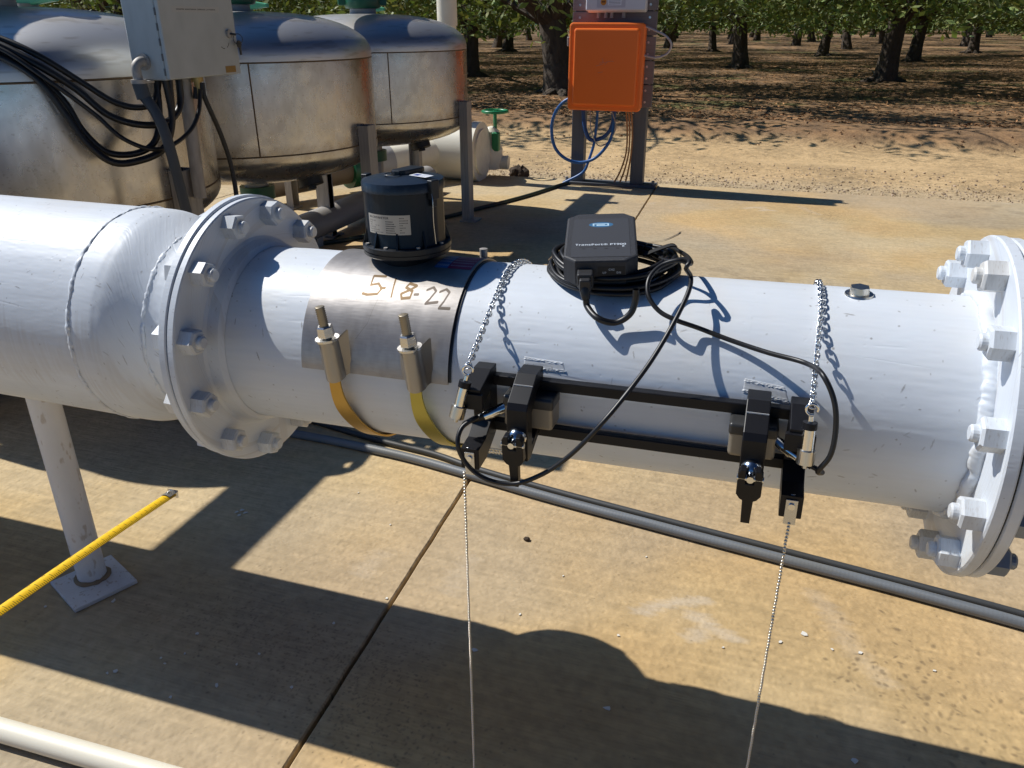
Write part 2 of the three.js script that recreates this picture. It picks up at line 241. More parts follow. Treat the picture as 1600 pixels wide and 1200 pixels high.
// ------------------------------------------------------------------ concrete pad
{
  const S = 2048, TS = 4, R = rng(17), mark = new Float32Array(S * S), dark = new Float32Array(S * S);
  const U = (x) => ((x + 2.4) / TS) * S, W = (z) => ((z + 2.6) / TS) * S;
  const stamp = (arr, x, y, rx, ry, a, v) => { const c = Math.cos(a), s = Math.sin(a), m = Math.ceil(Math.max(rx, ry)) + 1; for (let j = -m; j <= m; j++) for (let i = -m; i <= m; i++) { const p = (i * c + j * s) / rx, q = (-i * s + j * c) / ry, d = p * p + q * q; if (d < 1) { const k = (((y + j) % S + S) % S | 0) * S + (((x + i) % S + S) % S | 0); arr[k] = Math.max(arr[k], v * (1 - d)); } } };
  for (let k = 0; k < 2600; k++) stamp(dark, R() * S, R() * S, 0.8 + R() * 1.5, 0.7 + R() * 0.9, R() * 3, 0.3 + R() * 0.5);
  const cluster = (x, z, n, sx, sz, sz0, v) => { for (let k = 0; k < n; k++) { const gx = (R() + R() + R() - 1.5) * sx, gz = (R() + R() + R() - 1.5) * sz; stamp(dark, U(x + gx), W(z + gz), (0.7 + R() * 1.8) * sz0, (0.6 + R()) * sz0, R() * 3, v * (0.4 + 0.6 * R())); } };
  cluster(-0.80, 0.03, 420, 0.22, 0.12, 1, 0.9); cluster(-0.62, 0.09, 520, 0.16, 0.14, 1, 0.9); cluster(-0.50, 0.18, 260, 0.2, 0.08, 1, 0.8); cluster(-0.98, 0.02, 160, 0.15, 0.1, 1, 0.8);
  cluster(0.34, -0.22, 110, 0.14, 0.16, 2.0, 0.85); cluster(0.45, -0.1, 60, 0.12, 0.12, 2.0, 0.8);
  const scuff = (pts, w, v) => { for (let i = 0; i < pts.length - 1; i++) { const a = pts[i], b = pts[i + 1]; for (let t = 0; t < 60; t++) { const k = t / 60; stamp(mark, U(lerp(a[0], b[0], k) + (R() - 0.5) * 0.012), W(lerp(a[1], b[1], k) + (R() - 0.5) * 0.012), w * (0.4 + R()), w * 0.35, -0.3 + R() * 0.6, v * (0.3 + 0.7 * R())); } } };
  const gx = (px, py) => { const p = onY(px, py); return [p.x, p.z]; };
  scuff([gx(1000, 955), gx(1055, 942), gx(1105, 938)], 12, 0.75); scuff([gx(1085, 960), gx(1110, 980), gx(1150, 998)], 13, 0.75); scuff([gx(1078, 1000), gx(1100, 985)], 12, 0.7);
  scuff([gx(1270, 925), gx(1300, 960), gx(1330, 1010), gx(1390, 1075)], 14, 0.35); scuff([gx(735, 870), gx(700, 930)], 16, 0.3); scuff([gx(560, 900), gx(600, 860)], 14, 0.3);
  const big = fbm(3, 4, 401), mid = fbm(9, 4, 411), org = fbm(4, 4, 421), fine = fbm(256, 2, 431), br = vnoise(512, 441), br2 = vnoise(1024, 443), pt = fbm(40, 3, 451);
  const map = colorTex(S, S, (u, v) => {
    const k = ((v * S) | 0) * S + ((u * S) | 0), n = 0.80 + 0.24 * big(u, v) + 0.22 * (mid(u, v) - 0.5) + 0.26 * (fine(u, v) - 0.5) + 0.16 * (br(u * 0.12, v) - 0.5);
    let c = mix3([0.55, 0.40, 0.20], [0.555, 0.435, 0.26], step(0.35, 0.65, mid(v, u)));
    c = mix3(c, [0.57, 0.37, 0.165], 0.6 * step(0.5, 0.7, org(u, v)));
    c = mix3(c, [0.38, 0.315, 0.23], 0.6 * step(0.5, 0.7, org(v + 0.3, u + 0.6)));
    c = c.map((x) => x * n);
    c = mix3(c, [0.56, 0.50, 0.42], 0.6 * mark[k]);
    const st = step(0.56, 0.7, pt(u, v)) * step(0.5, 0.62, big(u + 0.4, v + 0.2));
    return mix3(c, [0.10, 0.07, 0.04], clamp(dark[k] * 0.75 + 0.22 * st));
  });
  const bump = grayTex(1024, 1024, (u, v) => 0.5 + 0.45 * (vb(u * 0.05, v) - 0.5) + 0.5 * (fine2(u, v) - 0.5));
  function vb(u, v) { return br2(u, v); } function fine2(u, v) { return fine(u * 1.0, v); }
  const mat = std({ map, bumpMap: rep(bump, 2, 2), bumpScale: 0.003, roughness: 0.9 });
  const pad = new THREE.Group(); pad.name = 'concrete_pad'; pad.userData.kind = 'structure'; scene.add(pad);
  const jx = (z) => -0.633 + 0.033 * z;
  const edges = [-6.2, -3.6, null, 2.35, 5.5];
  for (let i = 0; i < edges.length - 1; i++) {
    const L = (z) => (edges[i] === null ? jx(z) : edges[i]) + 0.0042, Rr = (z) => (edges[i + 1] === null ? jx(z) : edges[i + 1]) - 0.0042;
    const za = -4.94, zb = 3.4, s = new THREE.Shape();
    const wob = (x, z) => x + 0.0007 * Math.sin(z * 37 + i) + 0.0006 * Math.sin(z * 91);
    const P = []; for (let k = 0; k <= 120; k++) { const z = lerp(za, zb, k / 120); P.push([wob(L(z), z), -z]); } for (let k = 120; k >= 0; k--) { const z = lerp(za, zb, k / 120); P.push([wob(Rr(z), z + 0.37), -z]); }
    const g = new THREE.ExtrudeGeometry(new THREE.Shape(P.map((p) => new THREE.Vector2(...p))), { depth: 0.1, bevelEnabled: true, bevelSize: 0.003, bevelThickness: 0.003, bevelOffset: -0.003, bevelSegments: 1 });
    g.rotateX(-Math.PI / 2); g.translate(0, -0.103, 0);
    const p = g.attributes.position, uv = g.attributes.uv; for (let k = 0; k < p.count; k++) uv.setXY(k, (p.getX(k) + 2.4) / TS, (p.getZ(k) + 2.6) / TS);
    const m = shade(new THREE.Mesh(g, mat)); m.name = 'slab'; pad.add(m);
  }
  const bed = shade(new THREE.Mesh(box(-6.15, 5.45, -0.13, -0.085, -4.9, 3.35), std({ color: lin(0.06, 0.045, 0.03), roughness: 1 }))); bed.name = 'joint_filler'; pad.add(bed);
}
// ------------------------------------------------------------------ the white pipe run
const FR = 0.211, BC = 0.187;
const nutGeo = (() => {   // hex nut with a stud end, axis +x, base at x = 0
  const h = 0.0235, hex = new THREE.CylinderGeometry(0.0215, 0.0215, h, 6).rotateZ(-Math.PI / 2).translate(h / 2, 0, 0);
  const cone = new THREE.CylinderGeometry(0.0182, 0.0215, 0.003, 6).rotateZ(-Math.PI / 2).translate(h + 0.0015, 0, 0);
  const stud = toCreasedNormals(new THREE.LatheGeometry([[0, 0.036], [0.0085, 0.036], [0.0108, 0.0335], [0.0108, 0.02]].map((p) => new THREE.Vector2(...p)), 18), 0.5).rotateZ(-Math.PI / 2);
  return join([hex.toNonIndexed(), cone.toNonIndexed(), stud]);
})(); nutGeo.scale(0.88, 0.88, 0.88); nutGeo.computeVertexNormals();
const headGeo = (() => join([new THREE.CylinderGeometry(0.0205, 0.0215, 0.016, 6).rotateZ(-Math.PI / 2).translate(0.008, 0, 0).toNonIndexed()]))(); headGeo.computeVertexNormals();
function bolts(flange, geo, x, sgn, seed, mat = M.nut) {
  const R = rng(seed);
  for (let k = 0; k < 12; k++) {
    const a = (15 + 30 * k) * RAD, q = new THREE.Quaternion().setFromEuler(new THREE.Euler(R() * 6, sgn > 0 ? 0 : Math.PI, 0, 'YXZ'));
    partAt(flange, 'nut', geo, mat === M.nut ? M.nuts[(R() * 3) | 0] : mat, ring(x, BC, a), q);
  }
}
function bead(x, r, w, seed, amp = 0.35) {   // a hand-laid weld bead round the pipe
  const N = 520, n = vnoise(230, seed), m = vnoise(40, seed + 1), q = vnoise(90, seed + 2);
  return sheet(N, 8, (i, j) => { const t = i / N, a = Math.PI - t * 2 * Math.PI, b = j / 8 * 2 * Math.PI, k = w * (1 - amp + 2 * amp * (0.55 * n(t, 0.3 + j * 0.02) + 0.45 * q(t, 0.5))), xx = x + 0.0035 * (m(t, 0.2) - 0.5); return ring(xx + k * Math.cos(b) * 1.25, r + k * 0.75 * Math.sin(b), a); }, (i, j) => [j * 0.004, i / N]);
}
const arc = (x0, r0, x1, r1, n = 10) => Array.from({ length: n + 1 }, (_, i) => { const t = i / n, s = t * t * (3 - 2 * t); return [lerp(x0, x1, t), lerp(r0, r1, s)]; });
{ // metered spool with its two flanges
  const t = thing('flanged_pipe', 'white painted flanged steel pipe carrying the meter and the clamped sensor frame', 'pipe', V(-0.25, HP - R1, 0), { tilt: true });
  part(t, 'pipe_wall', revX([[-0.757, R1], [-0.6, R1], [-0.45, R1], [-0.3, R1], [-0.15, R1], [0, R1], [0.15, R1], [0.264, R1]], 128), M.paint);
  const f1 = part(t, 'flange', revX([[-0.7665, 0.11], [-0.7667, FR - 0.0015], [-0.7655, FR], [-0.7565, FR], [-0.755, FR - 0.002], [-0.755, 0.152], [-0.751, 0.148], [-0.735, 0.1435], [-0.728, R1 + 0.0005]], 128, 0.4), M.paintFlat);
  bolts(f1, nutGeo, -0.755, 1, 41);
  const f2 = part(t, 'flange', revX([[0.262, R1 - 0.001], [0.262, FR - 0.002], [0.264, FR], [0.2745, FR], [0.2765, FR - 0.002], [0.2765, 0.11]], 128, 0.4), M.paintFlat);
  bolts(f2, nutGeo, 0.262, -1, 43);
  part(t, 'weld_bead', bead(0.2575, R1 + 0.002, 0.0072, 51, 0.3), M.paintFlat);
  // hex plug and its boss on the crown
  const pc = onPipe(1343, 455, 0.004), pa = Math.atan2(pc.y - HP, pc.z);
  const pq = new THREE.Quaternion().setFromUnitVectors(V(0, 1, 0), V(0, Math.sin(pa), Math.cos(pa)));
  const pl = new THREE.CylinderGeometry(0.0118, 0.013, 0.011, 6).translate(0, 0.0045, 0), pb = new THREE.CylinderGeometry(0.0165, 0.018, 0.004, 28).translate(0, -0.0005, 0);
  const c = ring(pc.x, R1, pa);
  part(t, 'hex_plug', [pl.toNonIndexed(), pb].map((g) => g.applyQuaternion(pq).translate(c.x, c.y, c.z)), M.nickel);
  // two old tags under the paint, their edges and wrinkles showing through
  const tag = (corners, seed) => { const n = fbm(24, 2, seed), a = corners.map(([x, y]) => { const p = onPipe(x, y); return [p.x, Math.atan2(p.y - HP, p.z)]; }); return sheet(60, 40, (i, j) => { const u = i / 60, v = j / 40, e = Math.min(u, 1 - u, v, 1 - v); const x = lerp(lerp(a[0][0], a[1][0], u), lerp(a[3][0], a[2][0], u), v), an = lerp(lerp(a[0][1], a[1][1], u), lerp(a[3][1], a[2][1], u), v); const band = Math.exp(-Math.pow((v - 0.18) / 0.07, 2)) + Math.exp(-Math.pow((v - 0.8) / 0.09, 2)); return ring(x, R1 - 0.0006 + 0.0010 * step(0, 0.05, e) + 0.0013 * band * Math.max(0, n(u, v) - 0.45) * 2, an); }, (i, j) => [a[0][0] + i * 0.001, j * 0.001]); };
  part(t, 'painted_over_tag', tag([[818, 556], [882, 566], [886, 584], [816, 577]], 601), M.paint);
  part(t, 'painted_over_tag', tag([[1162, 590], [1228, 604], [1236, 634], [1158, 614]], 607), M.paint);
}
{ // larger pipe and reducer on the left, on its leg
  const t = thing('reducer_pipe', 'larger white pipe with weld beads and a reducer, standing on a tube leg', 'pipe', V(-1.28, 0, 0));
  const S = -0.006, lift = (g) => { const p = g.attributes.position; for (let i = 0; i < p.count; i++) p.setY(i, p.getY(i) + 0.004 + S * (p.getX(i) + 0.785)); return g; };
  part(t, 'pipe_wall', lift(revX([[-4.2, R2], [-3, R2], [-2, R2], [-1.5, R2], [-1.2, R2], [-0.972, R2]], 128)), M.paint);
  part(t, 'reducer', lift(revX([[-0.972, R2], [-0.955, R2 + 0.0005], ...arc(-0.935, R2, -0.835, 0.146, 14), [-0.782, 0.1415]], 128)), M.paint);
  const f = part(t, 'flange', lift(revX([[-0.797, 0.142], [-0.785, 0.150], [-0.7815, 0.16], [-0.7815, FR - 0.002], [-0.780, FR], [-0.7705, FR], [-0.769, FR - 0.0015], [-0.769, 0.11]], 128, 0.4)), M.paintFlat);
  part(f, 'gasket', lift(revX([[-0.769, 0.11], [-0.769, 0.2065], [-0.7665, 0.2065], [-0.7665, 0.11]], 96)), M.rubber);
  bolts(f, headGeo, -0.7815, -1, 47);
  part(t, 'weld_bead', lift(bead(-0.972, R2 + 0.0002, 0.0027, 61, 0.85)), M.paintFlat);
  part(t, 'weld_bead', lift(bead(-0.862, 0.1508, 0.0026, 67, 0.8)), M.paintFlat);
  part(t, 'leg', [cyl(V(-1.28, 0.012, 0), V(-1.28, HP - R2 + 0.012, 0), 0.0285, 28)], M.leg);
  part(t, 'leg_cap_weld', lift(tube(Array.from({ length: 18 }, (_, i) => { const a = i / 18 * 2 * Math.PI, z = 0.031 * Math.sin(a); return V(-1.28 + 0.031 * Math.cos(a), HP - Math.sqrt(R2 * R2 - z * z) - 0.001, z); }), 0.004, 60, 6, true)), M.leg);
  const pg = box(-0.066, 0.066, 0.001, 0.010, -0.064, 0.064, 0.002).rotateY(-24.5 * RAD).translate(-1.266, 0, 0.012);
  const bp = part(t, 'base_plate', pg, M.leg);
  const n = vnoise(24, 5); part(bp, 'weld_bead', sheet(80, 6, (i, j) => { const a = -i / 80 * 6.2832, b = j / 6 * 6.2832, k = 0.006 * (0.6 + 0.8 * n(i / 80, 0.3)); return V(-1.28 + (0.031 + k * Math.cos(b)) * Math.cos(a), 0.011 + k * 0.8 * Math.sin(b), (0.031 + k * Math.cos(b)) * Math.sin(a)); }), std({ color: lin(0.30, 0.22, 0.13), roughness: 0.9 }));
}
{ // the next pipe past the right joint
  const t = thing('downstream_pipe', 'white pipe bolted on behind the right flange joint', 'pipe', V(0.6, HP - R1, 0), { tilt: true });
  const f = part(t, 'flange', revX([[0.279, 0.11], [0.279, FR - 0.004], [0.2805, FR - 0.002], [0.290, FR - 0.002], [0.292, FR - 0.004], [0.292, 0.16], [0.31, R1 + 0.006]], 128, 0.4), M.paintFlat);
  part(f, 'gasket', revX([[0.2765, 0.11], [0.2765, 0.2055], [0.279, 0.2055], [0.279, 0.11]], 96), M.rubber);
  bolts(f, nutGeo, 0.292, 1, 49, std({ color: lin(0.22, 0.25, 0.30), roughness: 0.45, metalness: 0.4 }));
  part(t, 'pipe_wall', revX([[0.292, R1], [1, R1], [2.6, R1]], 96), M.paint);
  for (const x of [1.6]) part(t, 'leg', cyl(V(x, -0.03, 0), V(x, HP - R1 + 0.01, 0), 0.0285, 24), M.leg);
}

// ------------------------------------------------------------------ saddle-mounted flow meter
{
  const t = thing('flow_meter', 'dark blue round flow meter head on a stainless saddle strapped to the pipe', 'flow meter', V(-0.488, HP + R1, 0), { tilt: true });
  const xa = -0.598, xb = -0.376, a0 = 4 * RAD, a1 = 178 * RAD;
  const sn = fbm(10, 4, 701), ss = vnoise(400, 703), sc = fbm(30, 3, 709);
  const writing = (g, w, h) => {   // the plate seen from outside: canvas x along the pipe, canvas y down = toward the near edge
    const id = g.createImageData(w, h), d = id.data;
    for (let y = 0; y < h; y++) for (let x = 0; x < w; x++) { const u = x / w, v = y / h, n = 158 + 26 * (sn(u, v) - 0.5) + 7 * (ss(u * 0.06, v) - 0.5) + 16 * (sc(u, v) - 0.5), k = (y * w + x) * 4; d[k] = n; d[k + 1] = n * 0.97; d[k + 2] = n * 0.945; d[k + 3] = 255; }
    g.putImageData(id, 0, 0);
    const X = (x) => (x - xa) / (xb - xa) * w, Y = (a) => (1 - (a - 4) / 174) * h;
    const P = (px, py) => { const p = onPipe(px, py, 0.003); return [X(p.x), Y(Math.atan2(p.y - HP, p.z) / RAD)]; };
    const stroke = (pts, wd, col) => { g.strokeStyle = col; g.lineWidth = wd; g.lineCap = 'round'; g.lineJoin = 'round'; g.beginPath(); pts.forEach((p, i) => { const q = P(...p); i ? g.lineTo(...q) : g.moveTo(...q); }); g.stroke(); };
    const c1 = 'rgba(88,68,42,0.95)', c2 = 'rgba(78,70,62,0.95)';
    stroke([[604, 433], [585, 432], [580, 446], [592, 444], [597, 452], [590, 460], [574, 461], [567, 459]], 11, c1);
    stroke([[595, 451], [602, 451]], 11, c1);
    stroke([[619, 437], [612, 464]], 11, c1);
    stroke([[651, 447], [641, 444], [635, 450], [645, 456], [641, 466], [628, 467], [627, 460], [641, 454], [652, 448]], 12, c1);
    stroke([[648, 461], [654, 461]], 11, c2);
    stroke([[668, 454], [678, 450], [682, 456], [672, 468], [665, 475], [684, 473]], 11, c2);
    stroke([[688, 457], [698, 453], [703, 458], [694, 472], [686, 482], [703, 483]], 11, c2);
    for (let k = 0; k < 9; k++) stroke([[537 + k * 2.6, 462 + (k % 3) * 3], [545 + k * 2.8, 442 - (k % 4)]], 2 + (k % 3), 'rgba(105,100,92,0.35)');
    stroke([[592, 466], [575, 505], [556, 530]], 2, 'rgba(90,80,70,0.35)');
  };
  const plateTex = canvasTex(1024, 1024, writing);
  const plateM = std({ map: plateTex, metalness: 0.62, roughness: 0.42, bumpMap: grayTex(256, 256, (u, v) => ss(u * 0.05, v)), bumpScale: 0.00008 });
  part(t, 'saddle_plate', shellX(xa, xb, R1 + 0.0018, R1 + 0.0042, a0, a1, 90, 6), plateM);
  part(t, 'gasket', shellX(xa + 0.004, xb + 0.0035, R1 + 0.0002, R1 + 0.0018, a0 + 0.02, a1, 70), M.rubber);
  const steel = std({ color: lin(0.36, 0.34, 0.31), metalness: 0.75, roughness: 0.42, roughnessMap: grayTex(128, 128, (u, v) => 0.7 + 0.3 * steelNoise(u, v)) });
  const brassA = std({ color: lin(0.52, 0.33, 0.08), metalness: 0.75, roughness: 0.38 }), brassB = std({ color: lin(0.46, 0.40, 0.09), metalness: 0.75, roughness: 0.38 });
  [[-0.543, brassA, 0.011], [-0.421, brassB, 0.0105]].forEach(([x, brass, lean], n) => {
    const z0 = 0.1495, lo = V(x + 0.004, HP + 0.008, z0), hi = V(x - 0.001, HP + 0.062, z0 + 0.002);
    const lug = part(t, 'lug', (() => {   // folded steel sleeve, with a fin that runs back to the plate
      const L = [], n2 = 14; const sleeve = sheet(n2, 1, (i, j) => { const a = lerp(-0.35, Math.PI + 0.35, i / n2), c = j ? hi : lo; return V(c.x + 0.0145 * Math.cos(a), c.y - (j ? 0 : 0.006 * Math.sin(a)), c.z - 0.002 + 0.0145 * Math.sin(a)); });
      const inn = sheet(n2, 1, (i, j) => { const a = lerp(Math.PI + 0.35, -0.35, i / n2), c = j ? hi : lo; return V(c.x + 0.012 * Math.cos(a), c.y - (j ? 0 : 0.006 * Math.sin(a)), c.z - 0.002 + 0.012 * Math.sin(a)); });
      L.push(sleeve, inn, cyl(lo.clone().lerp(hi, 0.9), hi, 0.0135, 20));
      const fin = (dx, top) => sheet(1, 1, (i, j) => { const c = j ? hi : lo; return i ? V(x + dx + 0.010 * Math.sign(dx), c.y + (j ? top : 0.004), R1 + 0.001) : V(c.x + dx, c.y, c.z - 0.003); });
      L.push(fin(0.0135, 0.012), fin(0.0118, 0.012), fin(-0.0135, 0.002));
      return L;
    })(), Object.assign(steel.clone(), { side: THREE.DoubleSide }));
    const top = hi.clone().add(V(-0.0045, 0.047, 0.003));
    const th = (() => { const N = 34, L = top.y - lo.y - 0.0, pr = [[0, 0]]; for (let i = 0; i <= N * 2; i++) pr.push([0.0069 - (i % 2 ? 0.0014 : 0), L * i / (N * 2)]); pr.push([0.0055, L + 0.001], [0, L + 0.001]); const g = new THREE.LatheGeometry(pr.map((p) => new THREE.Vector2(...p)), 16); g.applyQuaternion(new THREE.Quaternion().setFromUnitVectors(V(0, 1, 0), top.clone().sub(lo).normalize())); return g.translate(lo.x, lo.y, lo.z - 0.0); })();
    part(lug, 'threaded_stud', th, std({ color: lin(0.36, 0.31, 0.23), metalness: 0.85, roughness: 0.45 }));
    const up = top.clone().sub(lo).normalize(), nb = hi.clone().addScaledVector(up, 0.002);
    part(lug, 'washer', [cyl(hi.clone().addScaledVector(up, -0.0005), hi.clone().addScaledVector(up, 0.0025), 0.0165, 28)], M.zinc);
    const hex = new THREE.CylinderGeometry(0.0112, 0.0122, 0.013, 6).rotateY(0.4 + n); hex.translate(0, 0.0095, 0); const ch = new THREE.CylinderGeometry(0.0095, 0.0112, 0.002, 6).rotateY(0.4 + n).translate(0, 0.017, 0);
    part(lug, 'hex_nut', [hex.toNonIndexed(), ch.toNonIndexed()].map((g) => { g.computeVertexNormals(); return g.applyQuaternion(new THREE.Quaternion().setFromUnitVectors(V(0, 1, 0), up)).translate(nb.x, nb.y, nb.z); }), M.zinc);
    // flat strap that runs from the lug under the pipe, bowed off the wall where it leaves the lug
    const NA = 60, A = (i) => lerp(1, -184, i / NA) * RAD, off = (i) => 0.0035 + 0.012 * Math.exp(-Math.pow(i / 9, 2)), tw = (i) => x + 0.004 + 0.012 * step(0, 22, i), hw = (i) => lerp(0.0085, 0.0125, step(0, 8, i));
    const outer = sheet(NA, 1, (i, j) => ring(tw(i) + (j ? hw(i) : -hw(i)), R1 + off(i) + 0.0028, A(i))), inner = sheet(NA, 1, (i, j) => ring(tw(i) + (j ? -hw(i) : hw(i)), R1 + off(i), A(i)));
    const s1 = sheet(NA, 1, (i, j) => ring(tw(i) - hw(i), R1 + off(i) + (j ? 0 : 0.0028), A(i))), s2 = sheet(NA, 1, (i, j) => ring(tw(i) + hw(i), R1 + off(i) + (j ? 0.0028 : 0), A(i)));
    part(t, 'strap', [outer, inner, s1, s2], Object.assign(brass, { side: THREE.DoubleSide }), n ? 'greenish gold plated strap' : 'orange gold plated strap');
  });
  // back stud that shows over the crown
  part(t, 'threaded_stud', (() => { const N = 9, b = toPipe(onZ(756, 405, -0.055)), pr = [[0, 0]]; for (let i = 0; i <= N * 2; i++) pr.push([0.0062 - (i % 2 ? 0.0007 : 0), 0.022 * i / (N * 2)]); pr.push([0, 0.0222]); return new THREE.LatheGeometry(pr.map((p) => new THREE.Vector2(...p)), 16).translate(b.x, b.y - 0.006, b.z); })(), M.galv);
  // red and blue sticker on the plate
  const stk = canvasTex(256, 128, (g, w, h) => { g.fillStyle = '#b32b4c'; g.fillRect(0, 0, w, h); g.fillStyle = '#4576ad'; g.fillRect(0, 0, w * 0.36, h); g.fillStyle = 'rgba(235,215,215,0.75)'; for (let i = 0; i < 5; i++) for (let k = 0; k < 9; k++) g.fillRect(w * 0.4 + k * 17, 12 + i * 23, 12 - (k * i) % 5, i ? 7 : 11); for (let i = 0; i < 4; i++) for (let k = 0; k < 6; k++) g.fillRect(8 + k * 14, 16 + i * 28, 9, 14); });
  stk.wrapS = stk.wrapT = THREE.ClampToEdgeWrapping;
  const sk = sheet(8, 12, (i, j) => ring(lerp(-0.434, -0.379, i / 8), R1 + 0.0046, lerp(77, 100, j / 12) * RAD));
  part(t, 'sticker', sk, std({ map: stk, roughness: 0.5 }), 'red and blue printed sticker');
  // the meter head
  const blue = phy({ color: lin(0.005, 0.0085, 0.013), roughness: 0.36, specularIntensity: 0.7 });
  const dark = phy({ color: lin(0.006, 0.008, 0.011), roughness: 0.42 });
  const cx = -0.488, y0 = HP + R1 + 0.004;
  const hd = part(t, 'meter_head', revY([[0.057, y0 + 0.024], [0.0555, y0 + 0.028], [0.0555, y0 + 0.100], [0.0565, y0 + 0.101]], 72, cx, 0), blue);
  part(hd, 'base_flange', revY([[0.034, y0 - 0.012], [0.044, y0 + 0.008], [0.060, y0 + 0.009], [0.0625, y0 + 0.011], [0.0625, y0 + 0.0155], [0.0615, y0 + 0.016], [0.0615, y0 + 0.0175], [0.0635, y0 + 0.018], [0.0635, y0 + 0.024], [0.0625, y0 + 0.0255], [0.054, y0 + 0.0255]], 72, cx, 0), dark);
  const lid = part(hd, 'lid', revY([[0.0556, y0 + 0.0985], [0.0582, y0 + 0.0995], [0.0582, y0 + 0.110], [0.057, y0 + 0.1125], [0.048, y0 + 0.1145], [0.025, y0 + 0.117], [0, y0 + 0.118]], 72, cx, 0), phy({ color: lin(0.011, 0.019, 0.032), roughness: 0.36 }));
  // cover flap across the lid, from a round thumb end back to the hinge
  const flap = extrude([[-0.012, -0.006], [-0.007, -0.012], [0.0, -0.0135], [0.007, -0.012], [0.012, -0.004], [0.0135, 0.03], [0.012, 0.036], [-0.012, 0.036], [-0.0135, 0.03]], 0.007, 0.0015).rotateX(-Math.PI / 2).rotateY(-0.30).translate(cx - 0.004, y0 + 0.1165, -0.004);
  part(lid, 'cover_flap', flap, dark);
  part(lid, 'thumb_hollow', revY([[0.0125, y0 + 0.1192], [0.0115, y0 + 0.1204], [0.0095, y0 + 0.1192]], 28, cx - 0.009, 0.012), dark);
  const lt = canvasTex(128, 64, (g, w, h) => { g.fillStyle = '#cfd3da'; g.fillRect(0, 0, w, h); g.fillStyle = '#3a4a86'; g.fillRect(14, 14, 40, 36); g.fillStyle = '#8d93a0'; for (let i = 0; i < 4; i++) g.fillRect(64, 12 + i * 12, 50 - i * 6, 4); });
  part(lid, 'lid_label', new THREE.PlaneGeometry(0.034, 0.016).rotateX(-Math.PI / 2).rotateX(0.04).rotateY(-0.42).translate(cx + 0.030, y0 + 0.1178, 0.0035), std({ map: lt, roughness: 0.6 }));
  const lab = canvasTex(512, 256, (g, w, h) => { g.fillStyle = '#b9b3a8'; g.fillRect(0, 0, w, h); g.fillStyle = '#26262a'; g.font = 'bold 40px sans-serif'; g.fillText('McCROMETER', 22, 52); g.font = '22px sans-serif'; const rows = ['SERIAL NO', 'TYPE', 'SIZE        10  IN', 'K-FACTOR', 'MAX PRESSURE', 'MAX TEMPERATURE']; rows.forEach((r, i) => g.fillText(r, 22, 92 + i * 29)); const Q = rng(9); for (let i = 0; i < 6; i++) for (let x = 250; x < 300 + 90 * Q(); x += 14) g.fillRect(x, 78 + i * 29, 9, 13); g.font = '20px sans-serif'; for (let i = 0; i < 7; i++) for (let x = 400; x < 420 + 70 * Q(); x += 13) g.fillRect(x, 34 + i * 31, 8, 10); });
  const LA0 = 58 * RAD, LA1 = 128 * RAD, lb = sheet(20, 1, (i, j) => { const a = lerp(LA1, LA0, i / 20); return V(cx + 0.0560 * Math.cos(a), y0 + (j ? 0.072 : 0.045), 0.0560 * Math.sin(a)); });
  lab.wrapS = lab.wrapT = THREE.ClampToEdgeWrapping;
  part(hd, 'maker_label', lb, std({ map: lab, roughness: 0.5, metalness: 0.2, side: THREE.DoubleSide }));
  for (const [a, w] of [[112, 1], [78, 1], [40, 1], [150, 1], [200, 1], [330, 1]]) {   // gusset fins
    const A = a * RAD, f2 = extrude([[0, 0], [0.0075, 0], [0, 0.024]], 0.003, 0.0004).translate(0.0553, y0 + 0.025, -0.0015).rotateY(-A).translate(cx, 0, 0); part(hd, 'fin', f2, blue);
  }
  for (const a of [95, 50, 135, 10]) part(hd, 'screw', new THREE.CylinderGeometry(0.0028, 0.0028, 0.003, 10).translate(cx + 0.0590 * Math.cos(a * RAD), y0 + 0.0265, 0.0590 * Math.sin(a * RAD)), M.galv);
  for (const a of [22, 185]) {   // hinge and hasp ears with a wire
    const A = a * RAD, ear = [box(0.0545, 0.0645, y0 + 0.090, y0 + 0.116, -0.007, 0.007, 0.0015), box(0.0565, 0.0625, y0 + 0.080, y0 + 0.093, -0.004, 0.004, 0.001)].map((g) => g.rotateY(-A).translate(cx, 0, 0)); const e = part(hd, 'hasp', ear, dark);
    part(e, 'seal_wire', tube([V(0.062, y0 + 0.10, 0.006), V(0.0665, y0 + 0.09, 0.009), V(0.066, y0 + 0.06, 0.009), V(0.0652, y0 + 0.03, 0.006)].map((p) => p.applyAxisAngle(V(0, 1, 0), -A).add(V(cx, 0, 0))), 0.0006, 30, 5), M.zinc);
  }
}

